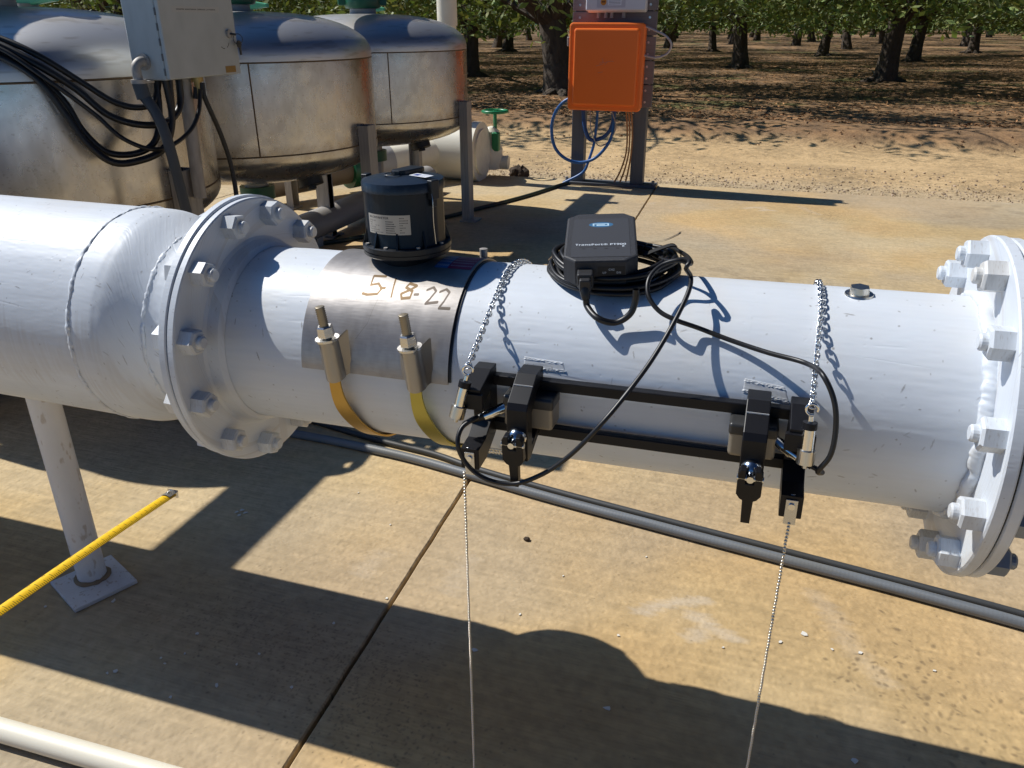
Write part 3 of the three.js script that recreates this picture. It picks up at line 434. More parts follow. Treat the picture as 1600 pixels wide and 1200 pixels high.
// ------------------------------------------------------------------ clamp-on sensor frame
{
  const t = thing('sensor_clamp_frame', 'black rail frame holding two sensors against the side of the white pipe', 'clamp frame', V(-0.125, 0.555, 0.16), { tilt: true });
  for (const [y0, y1] of [[0.6555, 0.6695], [0.5905, 0.6045]]) part(t, 'rail', box(-0.33, 0.078, y0, y1, 0.1385, 0.1515, 0.0015), M.blackAlu);
  const prof = [[0.137, 0.680], [0.157, 0.680], [0.199, 0.668], [0.199, 0.641], [0.180, 0.645], [0.162, 0.653], [0.162, 0.610], [0.186, 0.595], [0.213, 0.592], [0.213, 0.564], [0.184, 0.566], [0.150, 0.582], [0.137, 0.590]];
  for (const x0 of [-0.332, 0.054]) {
    const b = part(t, 'end_bracket', zyToX(extrude(prof.map(([z, y]) => [-z, y]), 0.0245, 0.001), x0), M.blackAlu);
    part(b, 'anchor_tab', box(x0 + 0.006, x0 + 0.019, 0.556, 0.588, 0.2135, 0.215, 0.0005), M.zinc);
    part(b, 'screw', [cyl(V(x0 + 0.0125, 0.580, 0.214), V(x0 + 0.0125, 0.580, 0.2172), 0.0038, 14)], M.chrome);
    part(b, 'screw_block', box(x0 - 0.004, x0 + 0.028, 0.643, 0.664, 0.196, 0.203, 0.001), M.blackAlu);
  }
  const yoke = [[0.139, 0.684], [0.167, 0.684], [0.206, 0.661], [0.2105, 0.653], [0.2105, 0.585], [0.199, 0.582], [0.152, 0.602], [0.139, 0.602], [0.139, 0.613], [0.157, 0.613], [0.190, 0.599], [0.190, 0.643], [0.163, 0.664], [0.139, 0.664]];
  for (const [x0, bx0, bx1, cdir] of [[-0.2705, -0.286, -0.222, -1], [0.0055, -0.010, 0.043, 1]]) {
    const y = part(t, 'sensor_yoke', zyToX(extrude(yoke.map(([z, yy]) => [-z, yy]), 0.0265, 0.0012), x0), M.blackAlu);
    const xc = x0 + 0.01325;
    part(y, 'index_mark', box(x0 + 0.001, x0 + 0.0255, 0.6742, 0.6757, 0.1836, 0.1842), std({ color: lin(0.6, 0.6, 0.6), roughness: 0.5 }));
    part(y, 'thumb_screw', [(() => { const g = new THREE.SphereGeometry(0.0125, 24, 14, 0, Math.PI * 2, 0, Math.PI / 2).rotateX(Math.PI / 2); return g.translate(xc, 0.618, 0.2105); })(), cyl(V(xc, 0.618, 0.205), V(xc, 0.618, 0.236), 0.004, 14)], M.chrome);
    const lv = extrude([[-0.0135, -0.022], [-0.0135, 0.006], [-0.010, 0.0125], [-0.005, 0.0125], [-0.0045, -0.006], [0.0045, -0.006], [0.005, 0.0125], [0.010, 0.0125], [0.0135, 0.006], [0.0135, -0.022], [0.0095, -0.028], [0.006, -0.030], [0.005, -0.062], [-0.005, -0.062], [-0.006, -0.030], [-0.0095, -0.028]], 0.011, 0.0012);
    part(y, 'cam_lever', lv.rotateX(0.12).translate(xc, 0.617, 0.2205), M.blackAlu);
    part(y, 'pivot_pin', cyl(V(xc - 0.0145, 0.616, 0.228), V(xc + 0.0145, 0.616, 0.228), 0.0035, 12), M.zinc);
    const s = part(t, 'sensor', [box(bx0, bx1, 0.612, 0.655, 0.139, 0.176, 0.005)], std({ color: lin(0.30, 0.27, 0.22), metalness: 0.45, roughness: 0.45 }));
    part(s, 'sensor_cap', [box(bx0 - 0.001, bx1 + 0.001, 0.640, 0.6555, 0.140, 0.1775, 0.004)], std({ color: lin(0.05, 0.05, 0.05), metalness: 0.3, roughness: 0.4 }));
    const p0 = V(cdir < 0 ? bx0 + 0.004 : bx1 - 0.004, 0.636, 0.166), d = V(cdir, -0.42, 0.42).normalize();
    const at = (k) => p0.clone().addScaledVector(d, k);
    const con = part(s, 'connector', [cyl(at(-0.004), at(0.014), 0.0068, 18), cyl(at(0.014), at(0.018), 0.0058, 18), cyl(at(0.018), at(0.034), 0.0062, 18), cyl(at(0.022), at(0.026), 0.0068, 18)], M.chrome);
    part(con, 'strain_relief', cyl(at(0.034), at(0.052), 0.0052, 14, 0.0038), M.rubber);
    M['cableEnd' + cdir] = { p: at(0.05), d };
  }
}
// tensioning screws and chains
const linkGeo = (() => { const P = []; for (let i = 0; i < 20; i++) { const a = i / 20 * 2 * Math.PI; P.push(V(0.0033 * Math.cos(a) + 0.0022 * Math.sign(Math.cos(a)), 0.0033 * Math.sin(a), 0.0012 * Math.sin(2 * a))); } return tube(P, 0.00115, 22, 6, true); })();
[[-0.3225, -0.334, 0], [0.0665, 0.075, 1]].forEach(([xe, xk, n]) => {
  const sl = n ? 'beside the right end bracket' : 'beside the left end bracket';
  const top = V(xe - (n ? -0.007 : 0.001), HP + 0.058, 0.199), bot = V(xk - (n ? 0.001 : 0.002), HP + 0.003, n ? 0.207 : 0.209), d = bot.clone().sub(top).normalize(), L = top.distanceTo(bot), at = (k) => top.clone().addScaledVector(d, k * L);
  const s = thing('tension_screw', 'chrome chain tensioner with knurled thumb nut in the bracket ' + (n ? 'near the hex plug' : 'near the meter saddle'), 'tensioner', bot, { tilt: true, group: 'chain tensioners' });
  part(s, 'barrel', [cyl(at(0.30), at(0.80), 0.0068, 24), cyl(at(0.05), at(0.3), 0.0032, 14)], M.chrome);
  part(s, 'lock_nut', [cyl(at(0.18), at(0.32), 0.0078, 20)], M.blackAlu);
  const kn = new THREE.CylinderGeometry(1, 1, 1, 48, 1); { const p = kn.attributes.position; for (let i = 0; i < p.count; i++) { const r = Math.hypot(p.getX(i), p.getZ(i)); if (r > 0.5) { const a = Math.atan2(p.getZ(i), p.getX(i)), k = Math.round(a / (Math.PI / 24)) % 2 ? 0.955 : 1; p.setX(i, p.getX(i) * k); p.setZ(i, p.getZ(i) * k); } } kn.computeVertexNormals(); }
  kn.scale(0.0096, 0.016, 0.0096).applyQuaternion(new THREE.Quaternion().setFromUnitVectors(V(0, 1, 0), d)); const kc = at(0.90); kn.translate(kc.x, kc.y, kc.z);
  const k = part(s, 'thumb_nut', kn, M.nickel); part(k, 'screw_tip', cyl(at(1.02), at(1.14), 0.0028, 12), M.nickel);
  const er = 0.0062, ec = top.clone().addScaledVector(d, -er * 0.8);
  part(s, 'hook_eye', tube(Array.from({ length: 16 }, (_, i) => { const a = i / 15 * 1.75 * Math.PI - 0.4; return V(ec.x + er * Math.cos(a), ec.y + er * Math.sin(a), ec.z + 0.0008 * i * 0.2); }), 0.00155, 40, 8), M.chrome);
  // chain: from the eye, taut to the pipe, over the crown, round the back and up to the lower arm
  const r = R1 + 0.004, pts = [], e = V(ec.x, ec.y + 0.004, ec.z - 0.002);
  const ea = Math.atan2(e.y - HP, e.z), eD = Math.hypot(e.y - HP, e.z), ta = ea + Math.acos(r / eD);
  const l = V(xe, 0.589, 0.205), la = Math.atan2(l.y - HP, l.z), lD = Math.hypot(l.y - HP, l.z), tb = la - Math.acos(r / lD) + 2 * Math.PI;
  const shift = n ? 0.012 : -0.004;
  for (let i = 0; i < 12; i++) pts.push(e.clone().lerp(ring(xe + shift, r, ta), i / 12));
  for (let i = 0; i <= 60; i++) pts.push(ring(xe + shift * (1 - i / 60), r, lerp(ta, tb, i / 60)));
  for (let i = 1; i <= 12; i++) pts.push(ring(xe, r, tb).lerp(l, i / 12));
  const c = new THREE.CurvePath(); const cur = new THREE.CatmullRomCurve3(pts); const len = cur.getLength(), N = Math.round(len / 0.0078);
  const ch = thing('steel_chain', 'twisted steel link chain over the pipe ' + (n ? 'by the hex plug' : 'next to the meter saddle'), 'chain', e, { tilt: true, group: 'clamp chains round the pipe' });
  for (let i = 0; i < N; i++) { const p = cur.getPointAt(i / (N - 1)), tg = cur.getTangentAt(i / (N - 1)), q = new THREE.Quaternion().setFromUnitVectors(V(1, 0, 0), tg).multiply(new THREE.Quaternion().setFromAxisAngle(V(1, 0, 0), (i % 2 ? 0.75 : -0.75) + i * 0.04)); partAt(ch, 'chain_link', linkGeo, M.chrome, p, q); }
  // bead chain that hangs from the lower arm to the ground
  const b0 = toWorld(V(n ? 0.0665 : -0.3275, 0.557, 0.2145)), bs = new THREE.SphereGeometry(0.0021, 7, 5), beads = [];
  for (let y = b0.y, i = 0; y > 0.004; y -= 0.0048, i++) beads.push(bs.clone().translate(b0.x + 0.0002 * Math.sin(i * 0.9), y, b0.z + 0.0002 * Math.cos(i * 1.7)));
  const bc = thing('bead_chain', 'thin bead chain hanging to the concrete from the bracket ' + (n ? 'near the hex plug' : 'near the meter saddle'), 'chain', V(b0.x, 0, b0.z), { group: 'bead chains hanging from the frame' });
  part(bc, 'beads', beads, M.nickel); part(bc, 'core_wire', cyl(V(b0.x, 0.004, b0.z), b0, 0.0007, 6), M.nickel);
});

// ------------------------------------------------------------------ transmitter, its coil of cable, the two sensor cables
{
  const q = new THREE.Quaternion().setFromEuler(new THREE.Euler(8.5 * RAD, 12 * RAD, 2.8 * RAD, 'YXZ'));
  const cen = V(-0.209, 0.826, -0.011);
  const t = thing('flow_transmitter', 'matte black handheld transmitter box lying on its coiled cable on the pipe', 'transmitter', V(0, 0, 0));
  t.position.copy(cen); t.quaternion.copy(q);
  const w = 0.0475, L = 0.0815, ch = 0.0155;
  const body = extrude([[-w + ch, -L], [w - ch, -L], [w, -L + ch], [w, L - ch], [w - ch, L], [-w + ch, L], [-w, L - ch], [-w, -L + ch]], 0.0356, 0.003).rotateX(Math.PI / 2).scale(1, 1, 1);
  const n2 = fbm(64, 2, 801);
  const shell = std({ color: lin(0.028, 0.029, 0.034), roughness: 0.62, bumpMap: grayTex(256, 256, (u, v) => n2(u, v)), bumpScale: 0.0003 });
  { const p = body.attributes.position, uv = body.attributes.uv; for (let i = 0; i < p.count; i++) uv.setXY(i, p.getX(i) * 8, p.getZ(i) * 8); }
  const b = part(t, 'case', body, shell);
  const topTex = canvasTex(512, 880, (g, W, Hh) => {
    g.fillStyle = '#33353b'; g.fillRect(0, 0, W, Hh);
    g.fillStyle = '#2a5f86'; g.beginPath(); g.ellipse(W / 2, 150, 112, 62, 0, 0, 7); g.fill();
    g.strokeStyle = '#a9c4d4'; g.lineWidth = 15; g.beginPath(); g.moveTo(186, 165); g.lineTo(186, 128); g.lineTo(322, 128); g.lineTo(322, 172); g.lineTo(222, 172); g.lineTo(222, 152); g.lineTo(292, 152); g.stroke(); g.fillStyle = '#a9c4d4'; g.fillRect(180, 168, 16, 12);
    g.fillStyle = '#b9c2cc'; g.font = 'bold 52px sans-serif'; g.textAlign = 'center'; g.fillText('TransPort\u00ae PT900', W / 2, 632);
    g.strokeStyle = '#17181c'; g.lineWidth = 12; g.beginPath(); g.moveTo(70, 672); g.lineTo(430, 656); g.stroke(); g.fillStyle = '#141519'; for (let i = 0; i < 4; i++) { g.beginPath(); g.ellipse(110 + i * 98, 706, 17, 10, 0, 0, 7); g.fill(); }
    g.fillStyle = '#aeb8c2'; g.beginPath(); g.moveTo(445, 640); g.lineTo(468, 660); g.lineTo(445, 678); g.fill();
  });
  const tp = new THREE.PlaneGeometry(0.076, 0.130).rotateX(-Math.PI / 2).translate(0, 0.0004, 0.006);
  part(b, 'printed_panel', tp, std({ map: topTex, roughness: 0.66 }));
  const fr = canvasTex(256, 160, (g, W, Hh) => { g.fillStyle = '#15161a'; g.fillRect(0, 0, W, Hh); g.fillStyle = '#b4bcc4'; g.font = 'bold 30px sans-serif'; g.textAlign = 'center'; g.fillText('CH2', 128, 44); g.fillText('UP', 60, 76); g.fillText('DN', 196, 76); g.fillStyle = '#8a6f60'; g.beginPath(); g.arc(128, 128, 8, 0, 7); g.fill(); });
  part(b, 'port_panel', new THREE.PlaneGeometry(0.034, 0.021).translate(0.014, -0.019, L + 0.0004), std({ map: fr, roughness: 0.6 }));
  const plug = part(b, 'cable_plug', [box(-0.0295, -0.0085, -0.031, -0.011, L - 0.004, L + 0.018, 0.003), box(-0.0265, -0.0115, -0.034, -0.015, L + 0.012, L + 0.026, 0.003)], M.blackPlastic);
  const boot = [V(-0.019, -0.026, L + 0.018), V(-0.019, -0.034, L + 0.024), V(-0.018, -0.041, L + 0.027)];
  part(plug, 'strain_relief', taper(boot, [0.0085, 0.0065, 0.005], 12, 6), M.rubber);
  t.updateMatrixWorld(true);
  const bootEnd = t.localToWorld(boot[2].clone()), bootDir = t.localToWorld(V(-0.0172, -0.048, L + 0.0285));

  // coil
  const R = rng(77), cc = onY(960, 414, 0.785), cr = thing('coiled_cable', 'coil of thin black cable lying under the transmitter on the pipe', 'cable', cc);
  for (let k = 0; k < 13; k++) {
    const lay = k % 4, rad = 0.0585 + 0.0056 * (k % 5) + 0.004 * R(), pts = [], ph = R() * 6, e1 = R() * 6;
    for (let i = 0; i < 28; i++) { const a = i / 28 * 2 * Math.PI, rr = rad * (1 + 0.025 * Math.sin(2 * a + ph) + 0.012 * Math.sin(3 * a + e1)); const x = cc.x + rr * 1.08 * Math.cos(a) + 0.004 * (R() - 0.5) * 0.4, z = cc.z + 0.004 + rr * 0.98 * Math.sin(a); const zz = z; const base = Math.abs(zz) < 0.12 ? HP + 0.0085 + Math.sqrt(Math.max(0.0004, (R1 + 0.004) ** 2 - zz * zz)) : HP + 0.0085 + 0.068; const flat = 0.787 - 0.22 * Math.max(0, zz - 0.01) ; pts.push(V(x, Math.max(base, flat) - 0.004 + 0.0058 * lay + 0.002 * Math.sin(a * 2 + ph), z)); }
    part(cr, 'cable_turn', tube(pts, 0.0035, 84, 7, true), M.rubber);
  }
  const ribbon = (pts, w, nrm) => { const c = new THREE.CatmullRomCurve3(pts), N = 30; return join([sheet(N, 1, (i, j) => c.getPoint(i / N).addScaledVector(nrm, (j - 0.5) * w)), sheet(N, 1, (i, j) => c.getPoint(i / N).addScaledVector(nrm, (0.5 - j) * w).add(V(0, -0.0016, 0)))]); };
  const velcro = std({ color: lin(0.02, 0.02, 0.02), roughness: 0.95, side: THREE.DoubleSide });
  part(cr, 'hook_strap', ribbon([onY(1000, 392, 0.80), onY(1012, 380, 0.812), onY(1040, 374, 0.818), onY(1058, 366, 0.823), onY(1064, 362, 0.832)], 0.014, V(0.25, 0.25, 0.93).normalize()), velcro);
  part(cr, 'hook_strap', ribbon([onY(1005, 398, 0.802), onY(1030, 388, 0.812), onY(1052, 382, 0.814), onY(1062, 392, 0.80), onY(1062, 410, 0.775), onY(1050, 425, 0.765)], 0.022, V(0.2, 0.1, 0.97).normalize()), velcro);

  const lead = single('power_lead', tube([bootEnd, bootDir, toWorld(onPipe(935, 498, 0.02)), toWorld(onPipe(962, 504, 0.012)), toWorld(onPipe(985, 490, 0.018)), toWorld(onPipe(993, 468, 0.03)), onY(994, 452, 0.79)], 0.0042, 60, 10), M.rubber, 'short black lead looping from the transmitter plug back into the coil', 'cable');
  const W = (px, py, off) => toWorld(onPipe(px, py, off)), Zp = (px, py, z) => onZ(px, py, z);
  const E1 = M['cableEnd-1'], E2 = M.cableEnd1, e1 = toWorld(E1.p), d1 = E1.d, e2 = toWorld(E2.p), d2 = E2.d;
  single('sensor_cable', tube([onY(1020, 398, 0.80), onY(1045, 408, 0.805), onY(1068, 405, 0.815), onY(1077, 411, 0.82), onY(1072, 418, 0.815), W(1079, 432, 0.035), W(1077, 452, 0.035), W(1055, 500, 0.035), W(1020, 560, 0.04), W(985, 608, 0.05), Zp(940, 662, 0.21), Zp(890, 712, 0.22), Zp(845, 742, 0.225), Zp(800, 756, 0.23), Zp(755, 746, 0.235), Zp(727, 722, 0.235), Zp(715, 692, 0.235), Zp(722, 668, 0.222), Zp(745, 652, 0.205), e1.clone().addScaledVector(d1, 0.012), e1], 0.0030, 220, 9), M.rubber, 'thin black cable from the coil down to the sensor next to the meter saddle', 'cable', 'sensor cables');
  single('sensor_cable', tube([onY(1048, 385, 0.79), onY(1075, 402, 0.805), onY(1077, 412, 0.812), W(1062, 407, 0.045), W(1035, 414, 0.04), W(1014, 436, 0.036), W(1013, 462, 0.03), W(1030, 486, 0.024), W(1056, 500, 0.022), W(1090, 512, 0.010), W(1140, 531, 0.008), W(1200, 551, 0.016), W(1258, 567, 0.034), Zp(1287, 588, 0.19), Zp(1303, 625, 0.20), Zp(1306, 668, 0.205), Zp(1297, 712, 0.21), Zp(1278, 736, 0.208), e2.clone().addScaledVector(d2, 0.010).add(V(0.004, 0, 0)), e2], 0.0030, 200, 9), M.rubber, 'thin black cable from the coil across to the sensor beside the free pipe end', 'cable', 'sensor cables');
}
// ------------------------------------------------------------------ things on the concrete
{
  const G = (px, py, y) => { const p = onY(px, py, y); return V(p.x, y, p.z); };
  const rib = grayTex(64, 512, (u, v) => 0.5 + 0.5 * Math.sin(v * 2 * Math.PI * 48));
  const conduitM = std({ color: lin(0.17, 0.185, 0.20), roughness: 0.5, bumpMap: grayTex(512, 64, (u, v) => 0.5 + 0.5 * Math.sin(u * 2 * Math.PI * 8)), bumpScale: 0.00008, map: colorTex(256, 256, (u, v) => { const n = 0.62 + 0.6 * steelNoise(u, v), d = step(0.55, 0.75, steelNoise(v, u)) * 0.8; return mix3([n, n, n], [1.0, 0.85, 0.6], d * 0.4); }) });
  conduitM.bumpMap.repeat.set(95, 1); conduitM.map.repeat.set(6, 1);
  const A = [[300, 655], [400, 668], [490, 683], [560, 697], [640, 715], [740, 743], [850, 775], [1000, 815], [1228, 875], [1400, 920], [1600, 975], [1750, 1020]].map(([x, y]) => G(x, y, 0.0122)); A.unshift(V(-3.5, 0.014, -0.9)); A.push(V(2.6, 0.014, -0.1));
  const B = [[300, 610], [400, 632], [490, 658], [580, 685], [680, 710], [740, 731], [850, 763], [1000, 803], [1228, 862], [1400, 907], [1600, 961], [1750, 1006]].map(([x, y]) => G(x, y, 0.0088)); B.unshift(V(-3.5, 0.0088, -1.15)); B.push(V(2.6, 0.0088, -0.14));
  single('flexible_conduit', tube(A, 0.012, 260, 14), conduitM, 'grey ribbed flexible conduit lying on the concrete under the pipe', 'conduit');
  const mk = canvasTex(64, 64, (g) => { g.fillStyle = '#fff'; g.fillRect(0, 0, 64, 64); });
  single('rubber_hose', tube(B, 0.0085, 260, 12), std({ color: lin(0.05, 0.053, 0.055), roughness: 0.55, map: conduitM.map }), 'thin dark hose lying right behind the grey ribbed conduit', 'hose');
  const p0 = G(0, 1140, 0.0185), p1 = G(255, 1213, 0.0185), d = p1.clone().sub(p0).normalize();
  const pv = thing('plastic_pipe', 'slim white plastic pipe lying on the concrete near the leg plate', 'pipe', p0.clone().setY(0));
  part(pv, 'pipe_wall', cyl(p0.clone().addScaledVector(d, -2), p0.clone().addScaledVector(d, 1.4), 0.0185, 28), M.pvc);
  part(pv, 'coupling', cyl(p0.clone().addScaledVector(d, -1.1), p0.clone().addScaledVector(d, -1.0), 0.0225, 28), M.pvc);
  // flakes of white paint, and a pebble
  const R = rng(29), fl = [];
  const spots = [[71, 948, 5], [178, 939, 6], [181, 1049, 6], [168, 1052, 4], [339, 1071, 5], [267, 1089, 4], [456, 1074, 4], [252, 1028, 3], [289, 1021, 3], [258, 1037, 3], [370, 1038, 3], [405, 1022, 3], [308, 990, 4], [742, 1016, 8], [966, 993, 4], [949, 1107, 7], [522, 974, 5], [1257, 990, 9], [1219, 1003, 5], [1345, 1020, 5], [1335, 1189, 7], [812, 960, 4], [730, 922, 3], [604, 935, 4], [1130, 1012, 3], [1300, 1015, 3], [1460, 1048, 4], [370, 800, 7], [378, 797, 7], [384, 801, 6], [374, 805, 6], [610, 820, 3], [560, 770, 3], [880, 900, 3], [1010, 870, 3]];
  for (const [x, y, s] of spots) { const c = G(x, y, 0.0012), r = s * 0.00085; const n = 5 + (R() * 3 | 0), P = []; for (let i = 0; i < n; i++) { const a = i / n * 6.283; P.push([r * (0.5 + R()) * Math.cos(a), r * (0.4 + 0.7 * R()) * Math.sin(a)]); } fl.push(new THREE.ExtrudeGeometry(new THREE.Shape(P.map((q) => new THREE.Vector2(...q))), { depth: 0.0012, bevelEnabled: false }).rotateX(-Math.PI / 2 + (R() - 0.5) * 0.15).rotateY(R() * 6).translate(c.x, c.y, c.z)); }
  const fm = single('paint_flakes', fl, std({ color: lin(0.7, 0.68, 0.62), roughness: 0.7 }), 'small flakes of white paint scattered over the concrete', 'paint flakes'); fm.userData.kind = 'stuff';
  const st = new THREE.DodecahedronGeometry(0.0065, 0).scale(1.3, 0.8, 1); const c = G(823, 842, 0.004); st.translate(c.x, c.y, c.z); single('pebble', st, std({ color: lin(0.06, 0.04, 0.025), roughness: 0.95 }), 'small dark brown pebble alone on the sunlit concrete', 'pebble');
}
{ // steel tape reaching in from the left
  const A = CAM.clone().lerp(onY(0, 950), 0.5), B = CAM.clone().lerp(onY(268, 769), 0.56), d = B.clone().sub(A).normalize(), L = A.distanceTo(B), start = -0.42;
  const view = CAM.clone().sub(A.clone().lerp(B, 0.5)).normalize();
  const nrm = view.clone().add(V(-0.55, 1.1, -0.1)); nrm.addScaledVector(d, -nrm.dot(d)).normalize(); const side0 = d.clone().cross(nrm).normalize();
  const tex = canvasTex(2048, 64, (g, w, h) => { g.fillStyle = '#f7c61a'; g.fillRect(0, 0, w, h); g.fillStyle = '#15130c'; for (let i = 0; i < 256; i++) { const x = i * 8; g.fillRect(x, 0, 1.4, i % 8 === 0 ? 30 : i % 4 === 0 ? 20 : 11); } g.font = 'bold 15px sans-serif'; for (let i = 1; i < 32; i++) g.fillText(String(33 - i), i * 64 - 20, 50); });
  const N = 60, T = (i) => lerp(start, L, i / N), W = (i) => 0.0155;
  const P = (i, j, o) => { const k = T(i), v = (j / 6 - 0.5), tw = lerp(0, 0.12, clamp(k / L)), s = side0.clone().applyAxisAngle(d, tw), nn = d.clone().cross(s).negate(); return A.clone().addScaledVector(d, k).addScaledVector(s, v * W(i)).addScaledVector(nn, o - 0.0035 * (v * v * 4 - 0.5)).add(V(0, -0.012 * Math.pow(clamp(k / L) - 0.5, 2) * 0.4, 0)); };
  const t = thing('tape_measure', 'yellow steel tape blade held out in front of the tube leg', 'tape measure', A);
  const face = sheet(N, 6, (i, j) => P(i, j, 0), (i, j) => [i / N * 1.0, j / 6]), back = sheet(N, 6, (i, j) => P(i, 6 - j, -0.0004), (i, j) => [i / N, j / 6]);
  const bl = part(t, 'blade', [face, back], std({ map: tex, roughness: 0.45, side: THREE.DoubleSide }));
  const hk = [0, 1].map((k) => sheet(1, 4, (i, j) => P(N, 0.6 + j * 1.2, 0.001 + k * 0.0008).addScaledVector(d, i ? 0.003 : -0.017)));
  const e = B.clone().addScaledVector(d, 0.003); const hookS = side0.clone().applyAxisAngle(d, 0.12), hn = d.clone().cross(hookS).negate();
  const tip = sheet(1, 4, (i, j) => e.clone().addScaledVector(hookS, (j / 4 - 0.5) * 0.016).addScaledVector(hn, i ? -0.010 : 0.003).addScaledVector(d, i ? 0.003 : 0));
  part(bl, 'end_hook', [...hk, tip], Object.assign(M.zinc.clone(), { side: THREE.DoubleSide }));
  part(bl, 'rivet', [0.25, 0.6].map((k) => { const p = P(N, 3, 0.0025).addScaledVector(d, -0.013 + 0.012 * k); return new THREE.SphereGeometry(0.0016, 8, 6).translate(p.x, p.y, p.z); }), M.nickel);
  const q = new THREE.Quaternion().setFromUnitVectors(V(1, 0, 0), d), cg = new RoundedBoxGeometry(0.07, 0.068, 0.034, 3, 0.012).applyQuaternion(q), cp = A.clone().addScaledVector(d, start - 0.03).add(V(0, 0.02, 0)); cg.translate(cp.x, cp.y, cp.z);
  part(t, 'tape_case', cg, M.blackPlastic);
}

